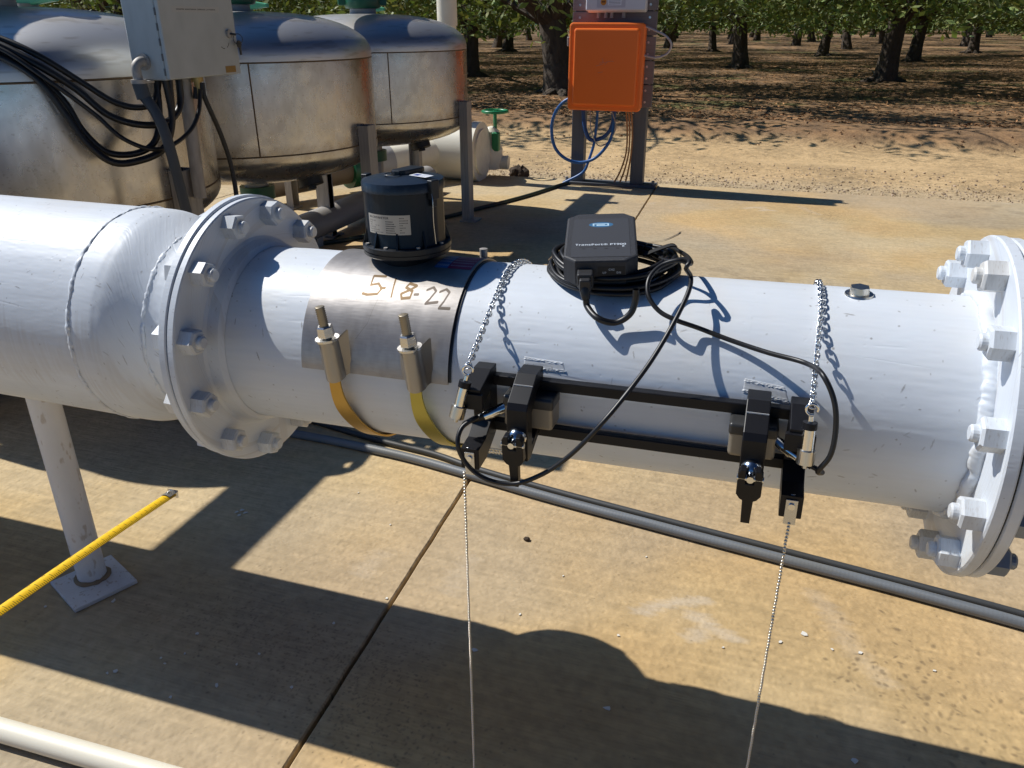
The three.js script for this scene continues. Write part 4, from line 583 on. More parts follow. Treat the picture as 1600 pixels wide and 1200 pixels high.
// ------------------------------------------------------------------ stainless filter tanks
const TX = -2.32, TZ = (k) => -1.01 - 1.2 * k, TR = 0.58;
{
  const n1 = fbm(6, 4, 901), n2 = fbm(24, 3, 907), st = vnoise(512, 911), s3 = vnoise(96, 915);
  const wallMap = colorTex(1024, 256, (u, v) => {   // v: 0 at the lower seam, 1 at the upper; brown runs and seepage along the seams
    const str = st(u, v * 0.02), str2 = s3(u, v * 0.03), base = 0.54 + 0.14 * (n1(u * 8, v * 0.6) - 0.5) + 0.05 * (str - 0.5);
    const sw = (n2(u * 10, v * 0.8) * 0.8 + str * 0.25), low = step(0.16, 0.0, v - 0.13 * (str2 - 0.4)) , hi = step(0.78, 1.0, v + 0.25 * (str2 - 0.55)), ds = Math.min(Math.abs(u - 0.358), 1), seam = step(0.03, 0.002, ds + 0.012 * (n2(u * 4, v * 2) - 0.5));
    const stain = clamp((low * 0.8 + hi * 0.6 + seam * 0.9) * (0.35 + 0.8 * sw) + 0.25 * step(0.5, 0.75, n1(u * 9 + 0.2, v * 0.7)));
    const speck = n2(u * 31, v * 3) > 0.77 ? 0.3 : 0;
    return mix3([base, base * 0.985, base * 0.955], [0.17, 0.115, 0.06], clamp(stain * 0.55 + speck));
  });
  const rough = grayTex(512, 256, (u, v) => 0.62 + 0.5 * (n1(u * 8, v) - 0.5) + 0.15 * (st(u, v * 0.03) - 0.5));
  M.tankWall = std({ map: wallMap, metalness: 0.95, roughness: 0.44, roughnessMap: rough });
  const domeMap = colorTex(512, 512, (u, v) => { const b = 0.62 + 0.08 * (n1(u * 2, v) - 0.5), d = step(0.6, 0.8, n2(u * 2, v)) * 0.3; return mix3([b, b * 0.98, b * 0.95], [0.26, 0.21, 0.15], d); });
  M.dome = phy({ map: domeMap, metalness: 0.95, roughness: 0.46, clearcoat: 0.4, clearcoatRoughness: 0.05 });
  M.seam = std({ color: lin(0.16, 0.11, 0.065), metalness: 0.5, roughness: 0.65 });
  const dish = (y0, s, r0, h) => Array.from({ length: 15 }, (_, i) => { const a = i / 14 * Math.PI / 2; return [r0 * Math.pow(Math.cos(a), 0.72), y0 + s * h * Math.sin(a)]; });
  function tank(k, label) {
    const z = TZ(k), c = V(TX, 0, z), t = thing('filter_tank', label, 'tank', c, { group: 'stainless filter tanks' });
    const turn = (g) => g;
    part(t, 'tank_wall', revY([[TR, 0.603], [TR, 0.70], [TR, 0.85], [TR, 0.947]], 128, TX, z), M.tankWall);
    part(t, 'tank_dome', revY([[TR + 0.001, 0.953], ...dish(0.972, 1, TR + 0.001, 0.165)], 128, TX, z, 1.2), M.dome);
    part(t, 'tank_bottom', revY([...dish(0.578, -1, TR + 0.001, 0.14).reverse(), [TR + 0.001, 0.597]], 128, TX, z, 1.2), M.tankWall);
    for (const y of [0.95, 0.60]) part(t, 'seam_ring', tube(Array.from({ length: 64 }, (_, i) => { const a = i / 64 * 2 * Math.PI; return V(TX + (TR - 0.0015) * Math.cos(a), y, z + (TR - 0.0015) * Math.sin(a)); }), 0.0035, 200, 5, true), M.seam);
    const sa = 51.5 * RAD; part(t, 'seam', cyl(V(TX + TR * Math.cos(sa), 0.6, z + TR * Math.sin(sa)), V(TX + TR * Math.cos(sa), 0.95, z + TR * Math.sin(sa)), 0.003, 6), M.seam);
    for (const a of [0, 90, 180, 270]) {
      const A = a * RAD, ch = [box(-0.004, 0.003, 0.012, 0.683, -0.037, 0.037), box(-0.045, -0.004, 0.012, 0.683, 0.033, 0.037), box(-0.045, -0.004, 0.012, 0.683, -0.037, -0.033)].map((g) => g.translate(TR + 0.045, 0, 0).rotateY(-A).translate(TX, 0, z));
      const lg = part(t, 'leg', ch, M.galv);
      part(lg, 'foot_plate', box(-0.05, 0.05, 0.002, 0.012, -0.055, 0.055).translate(TR + 0.04, 0, 0).rotateY(-A).translate(TX, 0, z), M.galv);
    }
    const p = V(TX + 0.36, 0.40, z + 0.12); const noz = part(t, 'drain_nozzle', [cyl(V(p.x - 0.03, 0.56, p.z - 0.01), V(p.x + 0.01, 0.455, p.z + 0.005), 0.045, 24), cyl(V(p.x + 0.008, 0.462, p.z + 0.004), V(p.x + 0.018, 0.432, p.z + 0.008), 0.056, 24)], M.blackPlastic);
    part(noz, 'drain_plug', cyl(V(p.x + 0.018, 0.434, p.z + 0.008), V(p.x + 0.022, 0.418, p.z + 0.01), 0.02, 12), M.blackPlastic);
    part(t, 'neck', revY([[0.09, 1.115], [0.074, 1.14], [0.072, 1.19], [0.078, 1.195]], 32, TX, z), M.galv);
    const cp = part(t, 'neck_coupling', revY([[0.075, 1.162], [0.096, 1.165], [0.1, 1.175], [0.1, 1.22], [0.094, 1.238], [0.075, 1.242]], 32, TX, z), M.darkGreen);
    part(cp, 'coupling_lug', [box(-0.135, -0.09, 1.18, 1.222, -0.02, 0.02, 0.004), box(0.09, 0.135, 1.18, 1.222, -0.02, 0.02, 0.004)].map((g) => g.rotateY(0.6).translate(TX, 0, z)), M.darkGreen);
    part(t, 'valve_body', revY([[0.07, 1.24], [0.078, 1.27], [0.085, 1.33], [0.082, 1.5], [0.05, 1.54], [0, 1.545]], 32, TX, z), M.darkGreen);
    // air-vent with a pale green lever on the back of the dome
    const vx = TX - 0.10, vz = z - 0.22, v = part(t, 'air_vent', [cyl(V(vx, 1.06, vz), V(vx, 1.135, vz), 0.035, 20), cyl(V(vx, 1.13, vz), V(vx, 1.15, vz), 0.05, 20, 0.04)], M.galv);
    part(v, 'vent_lever', extrude([[-0.06, -0.012], [0.02, -0.022], [0.12, -0.008], [0.12, 0.006], [0.03, 0.02], [-0.05, 0.018], [-0.07, 0.004]], 0.035, 0.006).rotateY(0.15).translate(vx, 1.165, vz - 0.015), std({ color: lin(0.10, 0.42, 0.24), roughness: 0.4 }));
    return t;
  }
  tank(0, 'stainless filter tank with black cables running across its side');
  tank(1, 'stainless filter tank between the cabled tank and the tank by the plastic manifold');
  tank(2, 'stainless filter tank at the row end by the white plastic manifold');
  // inlet header over the tanks (its shadow falls on the concrete), outlet header under them
  const hy = 1.42, hd = thing('header_pipe', 'green coupled steel header pipe running over the tank tops', 'pipe', V(TX, hy, -2.2));
  part(hd, 'pipe_wall', cyl(V(TX, hy, 0.02), V(TX, hy, -4.55), 0.085, 32), M.galv);
  for (const z of [-0.2, -1.6, -2.8, -4.3]) { const c = part(hd, 'coupling', cyl(V(TX, hy, z - 0.035), V(TX, hy, z + 0.035), 0.108, 32), M.darkGreen); part(c, 'coupling_lug', [box(TX + 0.09, TX + 0.16, hy - 0.03, hy + 0.03, z - 0.03, z + 0.03, 0.006), box(TX - 0.16, TX - 0.09, hy - 0.03, hy + 0.03, z - 0.03, z + 0.03, 0.006)], M.darkGreen); }
  const oh = thing('outlet_header', 'grey steel header pipe running low under the tanks', 'pipe', V(TX + 0.05, 0, -2));
  part(oh, 'pipe_wall', cyl(V(TX + 0.0, 0.1, -0.4), V(TX + 0.0, 0.1, -4.2), 0.075, 32), M.galv);
  for (let k = 0; k < 3; k++) { const z = TZ(k), r = part(oh, 'riser', cyl(V(TX, 0.1, z), V(TX, 0.45, z), 0.055, 24), M.galv); part(r, 'coupling', cyl(V(TX, 0.33, z), V(TX, 0.39, z), 0.08, 24), M.darkGreen); }
  for (const z of [-0.9, -2.6, -3.9]) part(oh, 'stand', box(TX - 0.07, TX + 0.07, 0.001, 0.05, z - 0.03, z + 0.03), M.galv);
}
{ // white plastic manifold behind the tank row, with riser, branch and gate valve
  const zc = -4.72, R = 0.205, t = thing('plastic_manifold', 'big cream plastic manifold pipe on the concrete behind the tank row', 'manifold', V(-2.6, 0, zc));
  const wall = part(t, 'manifold_wall', [cyl(V(-5.5, R, zc), V(-2.16, R, zc), R, 48)], M.pvc);
  part(wall, 'end_cap', [cyl(V(-2.17, R, zc), V(-2.10, R, zc), R + 0.012, 48), cyl(V(-2.10, R, zc), V(-2.085, R, zc), R - 0.04, 48)], M.pvc);
  const a = V(-2.42, R, zc + 0.1), b = V(-2.78, R - 0.03, zc + 0.72), br = part(t, 'branch', cyl(a, b, 0.105, 36), M.pvc);
  part(br, 'socket', cyl(a.clone().lerp(b, 0.62), b.clone().lerp(a, -0.02), 0.12, 36), std({ color: lin(0.40, 0.39, 0.38), roughness: 0.6 }));
  part(br, 'coupling', cyl(a.clone().lerp(b, 1.0), a.clone().lerp(b, 1.10), 0.135, 36), M.darkGreen); part(t, 'branch_run', cyl(a.clone().lerp(b, 0.98), a.clone().lerp(b, 2.1), 0.1, 36), std({ color: lin(0.20, 0.16, 0.12), roughness: 0.6 }));
  const r = part(t, 'riser', cyl(V(-2.33, 0.3, zc + 0.03), V(-2.33, 1.10, zc + 0.03), 0.062, 32), M.pvc);
  part(r, 'socket', cyl(V(-2.33, 1.07, zc + 0.03), V(-2.33, 1.75, zc + 0.03), 0.071, 32), M.pvc);
  const g = thing('gate_valve', 'small gate valve with a bright green handwheel past the manifold end', 'valve', V(-2.0, 0, -4.86));
  const x = -2.07, z = -4.95;
  part(g, 'valve_body', revY([[0.075, 0.05], [0.085, 0.10], [0.085, 0.2], [0.05, 0.25], [0.05, 0.3], [0.06, 0.33], [0.035, 0.36], [0, 0.37]], 28, x - 0.03, z), M.pvc);
  const hw = part(g, 'handwheel', new THREE.TorusGeometry(0.092, 0.0125, 12, 40).rotateX(Math.PI / 2).translate(x, 0.475, z), M.green);
  for (const k of [0, 1, 2]) part(hw, 'spoke', cyl(V(x, 0.472, z), V(x + 0.09 * Math.cos(k * 2.1 + 0.3), 0.475, z + 0.09 * Math.sin(k * 2.1 + 0.3)), 0.008, 10), M.green);
  part(g, 'stem', cyl(V(x, 0.30, z), V(x, 0.485, z), 0.014, 14), M.green);
  part(g, 'yoke', [box(x - 0.006, x + 0.05, 0.19, 0.33, z + 0.02, z + 0.075, 0.012)], M.green);
  part(g, 'outlet_pipe', cyl(V(x - 0.1, 0.1, z), V(x + 0.1, 0.095, z - 0.02), 0.052, 24), M.pvc);
  const R2_ = rng(12), mud = new THREE.IcosahedronGeometry(1, 3); { const p = mud.attributes.position, n = vnoise(16, 4); for (let i = 0; i < p.count; i++) { const k = 0.75 + 0.5 * n(p.getX(i) * 0.5 + p.getY(i) * 0.3, p.getZ(i) * 0.5 + 0.2); p.setXYZ(i, p.getX(i) * k, p.getY(i) * k, p.getZ(i) * k); } mud.computeVertexNormals(); mud.scale(0.08, 0.07, 0.08).translate(-1.93, -0.02, -5.12); }
  single('dirt_heap', mud, std({ color: lin(0.07, 0.05, 0.035), roughness: 1 }), 'small heap of dark wet dirt beside the gate valve', 'dirt');
}

// ------------------------------------------------------------------ control cabinet on the near tank leg, its conduit and cables
{
  const grey = std({ color: lin(0.46, 0.485, 0.49), roughness: 0.45, metalness: 0.1, map: colorTex(256, 256, (u, v) => { const n = 0.90 + 0.16 * (steelNoise(u, v) - 0.4), d = 1; return [n * d, n * d, n * d * 0.99]; }) });
  const x0 = -1.69, x1 = -1.585, za = -0.853, zb = -1.165, y0 = 0.948, y1 = 1.36;
  const t = thing('control_cabinet', 'pale grey steel control cabinet on a post fixed to the tank leg', 'cabinet', V(-1.665, 0.68, -1.0));
  part(t, 'cabinet_shell', box(x0, x1, y0, y1, zb, za, 0.004), grey);
  const dr = part(t, 'door', box(x1 + 0.0015, x1 + 0.014, y0 + 0.002, y1 - 0.004, zb - 0.002, za + 0.001, 0.003), grey);
  part(dr, 'hinge', Array.from({ length: 11 }, (_, i) => cyl(V(x1 + 0.001, y0 + 0.012 + i * 0.037, za + 0.0015), V(x1 + 0.001, y0 + 0.030 + i * 0.037, za + 0.0015), 0.0026, 8)), std({ color: lin(0.12, 0.13, 0.14), roughness: 0.5 }));
  const lt = canvasTex(512, 64, (g, w, h) => { g.fillStyle = '#b4b4b0'; g.fillRect(0, 0, w, h); g.fillStyle = '#222'; g.font = 'bold 21px sans-serif'; g.textAlign = 'center'; g.fillText('SIEMPRE MANTENGA CERRADA LA PUERTA', w / 2, 40); });
  const ql = onX(268, 14, x1 + 0.0146), qr = onX(342, 14, x1 + 0.0146);
  part(dr, 'door_label', new THREE.PlaneGeometry(ql.z - qr.z, 0.0145).rotateY(Math.PI / 2).translate(x1 + 0.0146, ql.y, (ql.z + qr.z) / 2), std({ map: lt, roughness: 0.6 }));
  const lk = onX(357, 53, x1 + 0.015), lock = part(dr, 'lock', [cyl(V(x1 + 0.012, lk.y, lk.z), V(x1 + 0.021, lk.y, lk.z), 0.0115, 20)], M.galv);
  part(lock, 'key', [cyl(V(x1 + 0.02, lk.y, lk.z), V(x1 + 0.032, lk.y - 0.002, lk.z - 0.012), 0.003, 8), new THREE.TorusGeometry(0.014, 0.0011, 6, 24).rotateY(1.0).translate(x1 + 0.032, lk.y - 0.014, lk.z - 0.018), new THREE.CylinderGeometry(0.0105, 0.0105, 0.003, 18).rotateZ(Math.PI / 2).translate(x1 + 0.028, lk.y - 0.028, lk.z - 0.026), box(x1 + 0.026, x1 + 0.029, lk.y - 0.058, lk.y - 0.034, lk.z - 0.033, lk.z - 0.026)], std({ color: lin(0.05, 0.05, 0.05), metalness: 0.4, roughness: 0.4 }));
  const sc = onX(351, 72, x1 + 0.0143); part(dr, 'scratch_ring', Array.from({ length: 2 }, (_, k) => tube(Array.from({ length: 8 }, (_, i) => { const a = (k ? 4.0 : 5.2) + i * 0.1; return V(x1 + 0.0142, sc.y + 0.017 + 0.024 * Math.sin(a), sc.z - 0.024 * Math.cos(a)); }), 0.0009, 12, 4)), std({ color: lin(0.06, 0.05, 0.04), roughness: 0.8 }));
  const rs = onX(361, 108, x1 + 0.0146); part(dr, 'tape_patch', box(x1 + 0.0135, x1 + 0.0147, rs.y - 0.009, rs.y + 0.009, rs.z - 0.024, rs.z + 0.024, 0.0004), std({ color: lin(0.30, 0.17, 0.04), roughness: 0.6 }), 'brown patch of old tape');
  part(t, 'post', cyl(V(-1.668, 0.60, -1.01), V(-1.672, y0 + 0.002, -1.03), 0.019, 24), M.galv);
  const gl = onX(309, 128, -1.635), gland = part(t, 'brass_gland', [new THREE.CylinderGeometry(0.017, 0.017, 0.016, 6).translate(gl.x, y0 - 0.007, gl.z), cyl(V(gl.x, y0 - 0.055, gl.z), V(gl.x, y0 - 0.013, gl.z), 0.011, 16)], std({ color: lin(0.42, 0.30, 0.12), metalness: 0.7, roughness: 0.45 }));
  part(gland, 'cord_grip', [cyl(V(gl.x + 0.012, y0 - 0.05, gl.z), V(gl.x + 0.010, y0 - 0.018, gl.z - 0.004), 0.0085, 14), cyl(V(gl.x - 0.008, y0 - 0.062, gl.z + 0.008), V(gl.x - 0.004, y0 - 0.03, gl.z + 0.004), 0.009, 14)], M.blackPlastic);
  // grey conduit: elbow out of the side wall and a straight run down behind the pipe
  const X = (px, py, x = -1.60) => onX(px, py, x);
  const Zf = (px, py, z = za + 0.03) => onZ(px, py, z);
  const cd = thing('cabinet_conduit', 'dark grey conduit with an elbow running down from the cabinet side', 'conduit', Zf(295, 345).setY(0.0));
  const e = onZ(226, 97, za), es = part(cd, 'elbow', [tube([e.clone().add(V(0, 0, -0.01)), e.clone().add(V(0, 0.001, 0.018)), e.clone().add(V(-0.002, -0.010, 0.032)), e.clone().add(V(-0.001, -0.05, 0.034))], 0.0125, 30, 14), cyl(e.clone().add(V(0, 0, 0.0)), e.clone().add(V(0, 0, 0.006)), 0.021, 20), cyl(e.clone().add(V(-0.001, -0.052, 0.034)), e.clone().add(V(-0.001, -0.042, 0.034)), 0.02, 20)], M.galv);
  const c0 = e.clone().add(V(-0.001, -0.05, 0.034)), p1 = onZ(255, 200, -0.82), p2 = onZ(294, 340, -0.82), down = p2.clone().sub(p1).normalize();
  part(cd, 'conduit_run', [cyl(c0, c0.clone().add(V(0.008, -0.04, 0)), 0.019, 20), tube([c0.clone().add(V(0.004, -0.03, 0)), p1.clone().lerp(c0, 0.5), p1, p2, V(p2.x + (p2.x - p1.x) * 1.3, p2.y + (p2.y - p1.y) * 1.3, -0.82), V(p2.x + 0.22, 0.012, -0.81)], 0.0145, 60, 14)], std({ color: lin(0.055, 0.065, 0.075), roughness: 0.55 }));
  part(cd, 'wall_bracket', box(c0.x - 0.02, c0.x + 0.02, c0.y - 0.002, c0.y + 0.004, -0.856, c0.z, 0.001), M.galv);
  const runs = [
    ['highest of the loops', 0.0085, [[-60, 45], [0, 60], [60, 87], [130, 130], [180, 160], [215, 168], [240, 160], [249, 120]]],
    ['second loop down', 0.0095, [[-60, 55], [0, 70], [60, 102], [120, 140], [170, 180], [220, 195], [262, 190], [281, 165], [279, 120]]],
    ['thin one to the brass gland', 0.006, [[-60, 60], [0, 76], [70, 122], [150, 180], [190, 215], [235, 233], [266, 228], [300, 200], [311, 172], [313, 140]]],
    ['lower loop, doubled with the lowest', 0.0088, [[-60, 66], [0, 82], [50, 112], [100, 158], [130, 205], [168, 238], [212, 240], [240, 224], [249, 190], [244, 118]]],
    ['lowest of the loops', 0.0095, [[-60, 70], [0, 88], [60, 125], [102, 178], [138, 226], [178, 254], [218, 251], [254, 234], [268, 200], [264, 118]]],
  ];
  runs.forEach(([l, r, p], k) => single('black_cable', tube([V(-2.27, 1.33 + 0.02 * k, -0.95), V(-2.17, 1.27 + 0.012 * k, -0.78)].concat(p.map(([x, y], i) => X(x, y, (x < 50 ? lerp(-1.83, -1.92, (50 - x) / 60) : x < 150 ? lerp(-1.83, -1.745, (x - 50) / 100) : lerp(-1.745, -1.64, clamp((x - 150) / 100))) + 0.012 * (k % 3)))), r, 120, 10), M.rubber, 'black cable sagging from the cabinet past the tank, ' + l, 'cable', 'black cables under the cabinet'));
  single('black_cable', tube([V(gl.x + 0.012, y0 - 0.045, gl.z), X(322, 158, -1.62), X(345, 210, -1.61), X(362, 262, -1.60), X(371, 318, -1.59), X(376, 380, -1.58)].concat([V(-1.56, 0.008, -1.28)]), 0.0072, 70, 10), M.rubber, 'black cable dropping straight from the brass gland to the ground', 'cable', 'black cables under the cabinet');
  const rb = tube([X(256, 120, -1.62), X(263, 150, -1.62), X(268, 180, -1.62), X(266, 210, -1.62), X(258, 232, -1.625)], 0.0085, 120, 10); { const p = rb.attributes.position, nn = rb.attributes.normal; for (let i = 0; i < p.count; i++) { const s = 0.0012 * (Math.floor(i / 11) % 2 ? 1 : -1); p.setXYZ(i, p.getX(i) + nn.getX(i) * s, p.getY(i) + nn.getY(i) * s, p.getZ(i) + nn.getZ(i) * s); } }
  single('ribbed_sleeve', rb, M.blackPlastic, 'short ribbed black sleeve hanging from the cabinet floor beside the post', 'sleeve');
}

// ------------------------------------------------------------------ orange cabinet on its post stand by the gravel
{
  const zp = -4.80, t = thing('post_stand', 'grey two-post stand faced with horizontal boards at the slab edge', 'stand', V(-1.15, 0, zp));
  const grey = std({ color: lin(0.105, 0.115, 0.135), roughness: 0.5, map: colorTex(256, 256, (u, v) => { const n = 0.8 + 0.4 * steelNoise(u, v); return [n, n, n]; }) });
  const bm = [0.9, 1.0, 1.1].map((k) => std({ color: lin(0.20 * k, 0.175 * k, 0.185 * k), roughness: 0.7, map: colorTex(128, 128, (u, v) => { const n = 0.8 + 0.35 * steelNoise(u * 0.3, v * 3); return [n, n, n]; }) }));
  for (const x of [-1.372, -0.932]) part(t, 'post', box(x - 0.046, x + 0.046, 0.02, 1.62, zp - 0.046, zp + 0.046, 0.006), grey);
  part(t, 'base_channel', box(-1.47, -0.79, 0.002, 0.022, zp - 0.075, zp + 0.075, 0.003), grey);
  for (const x of [-1.45, -0.81]) part(t, 'anchor_bolt', new THREE.CylinderGeometry(0.012, 0.012, 0.03, 6).translate(x, 0.035, zp + 0.03), M.galv);
  for (let k = 0; k < 7; k++) { const y = 0.552 + k * 0.152; const b = part(t, 'board', box(-1.425, -0.852, y, y + 0.146, zp + 0.048, zp + 0.072, 0.003), bm[k % 3]); for (const x of [-1.375, -0.9]) for (const d of [0.035, 0.11]) part(b, 'screw', new THREE.CylinderGeometry(0.008, 0.008, 0.004, 12).rotateX(Math.PI / 2).translate(x, y + d, zp + 0.0735), M.zinc); }
  const om = phy({ color: lin(0.96, 0.185, 0.012), roughness: 0.45, clearcoat: 0.2, clearcoatRoughness: 0.4 });
  const o = thing('orange_cabinet', 'bright orange moulded plastic cabinet hung on the board stand', 'cabinet', V(-1.16, 0.54, zp + 0.074));
  const rr = (w, h, r) => { const s = []; for (const [cx, cy, a0] of [[w - r, h - r, 0], [-w + r, h - r, 90], [-w + r, -h + r, 180], [w - r, -h + r, 270]]) for (let i = 0; i <= 6; i++) { const a = (a0 + i * 15) * RAD; s.push([cx + r * Math.cos(a), cy + r * Math.sin(a)]); } return s; };
  const cx = -1.160, cy = 0.811, place = (g, z) => g.rotateZ(-0.006).translate(cx, cy, z);
  part(o, 'cabinet_body', place(extrude(rr(0.246, 0.268, 0.02), 0.10, 0.008), zp + 0.075), om);
  const ld = part(o, 'lid', [place(extrude(rr(0.254, 0.276, 0.025), 0.034, 0.009), zp + 0.172), place(extrude(rr(0.220, 0.242, 0.02), 0.026, 0.012), zp + 0.195)], om);
  part(ld, 'moulded_mark', [[[-0.06, -0.02], [-0.01, 0.0], [-0.02, 0.03]], [[-0.02, 0.0], [0.05, 0.012], [0.06, 0.01]], [[0.0, -0.01], [0.02, 0.008]], [[-0.035, -0.004], [-0.012, 0.012]], [[-0.045, -0.062], [-0.01, -0.055]]].map((p) => tube(p.map(([x, y]) => V(cx + x, cy + 0.03 + y, zp + 0.2205)), 0.002, 12, 5)), std({ color: lin(0.75, 0.22, 0.10), roughness: 0.6 }));
  part(o, 'latch', box(cx - 0.272, cx - 0.247, cy + 0.13, cy + 0.19, zp + 0.15, zp + 0.19, 0.006), M.galv);
  const w = thing('white_enclosure', 'white instrument enclosure with a printed plate, above the orange cabinet', 'enclosure', V(-1.115, 1.145, zp + 0.074));
  const wm = std({ color: lin(0.62, 0.61, 0.66), roughness: 0.4 });
  const glandM = std({ color: lin(0.30, 0.28, 0.28), roughness: 0.5 });
  const eb = part(w, 'enclosure_body', box(-1.312, -0.918, 1.148, 1.60, zp + 0.073, zp + 0.135, 0.012), wm), el = part(w, 'cover', box(-1.316, -0.914, 1.156, 1.605, zp + 0.137, zp + 0.17, 0.012), wm);
  const pt = canvasTex(256, 128, (g, W, H) => { g.fillStyle = '#b7b5c0'; g.fillRect(0, 0, W, H); g.fillStyle = '#c07a1c'; g.beginPath(); g.arc(60, 84, 26, 0, 7); g.fill(); g.fillStyle = '#5b3a16'; g.fillRect(44, 78, 32, 10); g.fillStyle = '#d9dbe4'; g.fillRect(100, 56, 120, 54); g.strokeStyle = '#4a4c5e'; g.lineWidth = 3; for (let i = 0; i < 4; i++) { g.beginPath(); g.moveTo(108, 68 + i * 11); g.lineTo(212, 66 + i * 11); g.stroke(); } g.fillStyle = '#30303a'; g.beginPath(); g.moveTo(170, 60); g.lineTo(196, 30); g.lineTo(204, 40); g.fill(); });
  part(el, 'printed_plate', new THREE.PlaneGeometry(0.19, 0.10).translate(-1.145, 1.226, zp + 0.1706), std({ map: pt, roughness: 0.5 }));
  for (const x of [-1.24, -1.19, -1.15, -1.07]) part(w, 'cable_gland', cyl(V(x, 1.115, zp + 0.105), V(x, 1.149, zp + 0.105), 0.012, 12), glandM);
  const Z = (px, py, z) => onZ(px, py, z);
  single('grey_tube_loop', tube([Z(1000, 38, -4.66), Z(1022, 47, -4.66), Z(1042, 58, -4.67), Z(1049, 70, -4.68), Z(1043, 83, -4.69), Z(1025, 90, -4.69), Z(1003, 86, -4.68)], 0.0075, 60, 8), std({ color: lin(0.42, 0.40, 0.44), roughness: 0.4 }), 'pale grey tube looping out beside the orange cabinet', 'tube');
  const blue = std({ color: lin(0.025, 0.12, 0.36), roughness: 0.4 }), b2 = std({ color: lin(0.02, 0.07, 0.22), roughness: 0.45 });
  single('blue_hose', tube([Z(900, 150, -4.70), Z(880, 160, -4.69), Z(866, 180, -4.69), Z(862, 205, -4.69), Z(868, 232, -4.69), Z(884, 248, -4.69), Z(905, 254, -4.69), Z(928, 248, -4.70), Z(948, 228, -4.70), Z(957, 208, -4.72), Z(958, 172, -4.74)], 0.0115, 100, 10), blue, 'bright blue hose hanging in a wide loop under the orange cabinet', 'hose');
  single('blue_hose', tube([Z(911, 170, -4.74), Z(914, 200, -4.73), Z(922, 218, -4.73), Z(940, 216, -4.73), Z(954, 202, -4.73), Z(961, 172, -4.74)], 0.014, 60, 10), b2, 'dark blue hose in a short slack loop between the posts', 'hose');
  single('blue_hose', tube([Z(934, 170, -4.75), Z(932, 195, -4.74), Z(928, 225, -4.73), Z(920, 250, -4.72), Z(912, 268, -4.72), V(-1.46, 0.012, -4.70)], 0.010, 60, 10), blue, 'blue hose dropping from the orange cabinet to the post foot', 'hose');
  single('grey_wire', tube([Z(922, 172, -4.72), Z(924, 205, -4.71), Z(936, 228, -4.71), Z(950, 222, -4.71), Z(962, 200, -4.71), Z(957, 176, -4.72)], 0.004, 60, 7), std({ color: lin(0.35, 0.34, 0.33), roughness: 0.5 }), 'thin grey wire looped among the blue hoses', 'wire');
  for (const [k, dx] of [[0, 0], [1, 4], [2, 8]]) single('tan_tube', tube([Z(978 + dx, 168, -4.74), Z(980 + dx, 205, -4.73), Z(978 + dx, 240, -4.72), Z(968 + dx * 1.6, 270, -4.73), Z(960 + dx * 2.2, 284, -4.74)], 0.006, 40, 8), std({ color: lin(0.42, 0.20, 0.07), roughness: 0.5 }), 'thin tan tube hanging from the orange cabinet beside the right post', 'tube', 'tan tubes under the orange cabinet');
  const hp = [[905, 280], [870, 291], [830, 304], [790, 315], [750, 325], [705, 337], [670, 345], [640, 352]].map(([x, y]) => onY(x, y, 0.012)); hp.push(V(-2.3, 0.012, -2.6), V(-3.4, 0.012, -2.4));
  single('garden_hose', tube(hp, 0.0125, 120, 10), std({ color: lin(0.02, 0.035, 0.025), roughness: 0.5 }), 'dark green hose lying across the concrete from the post stand to the tanks', 'hose');
}

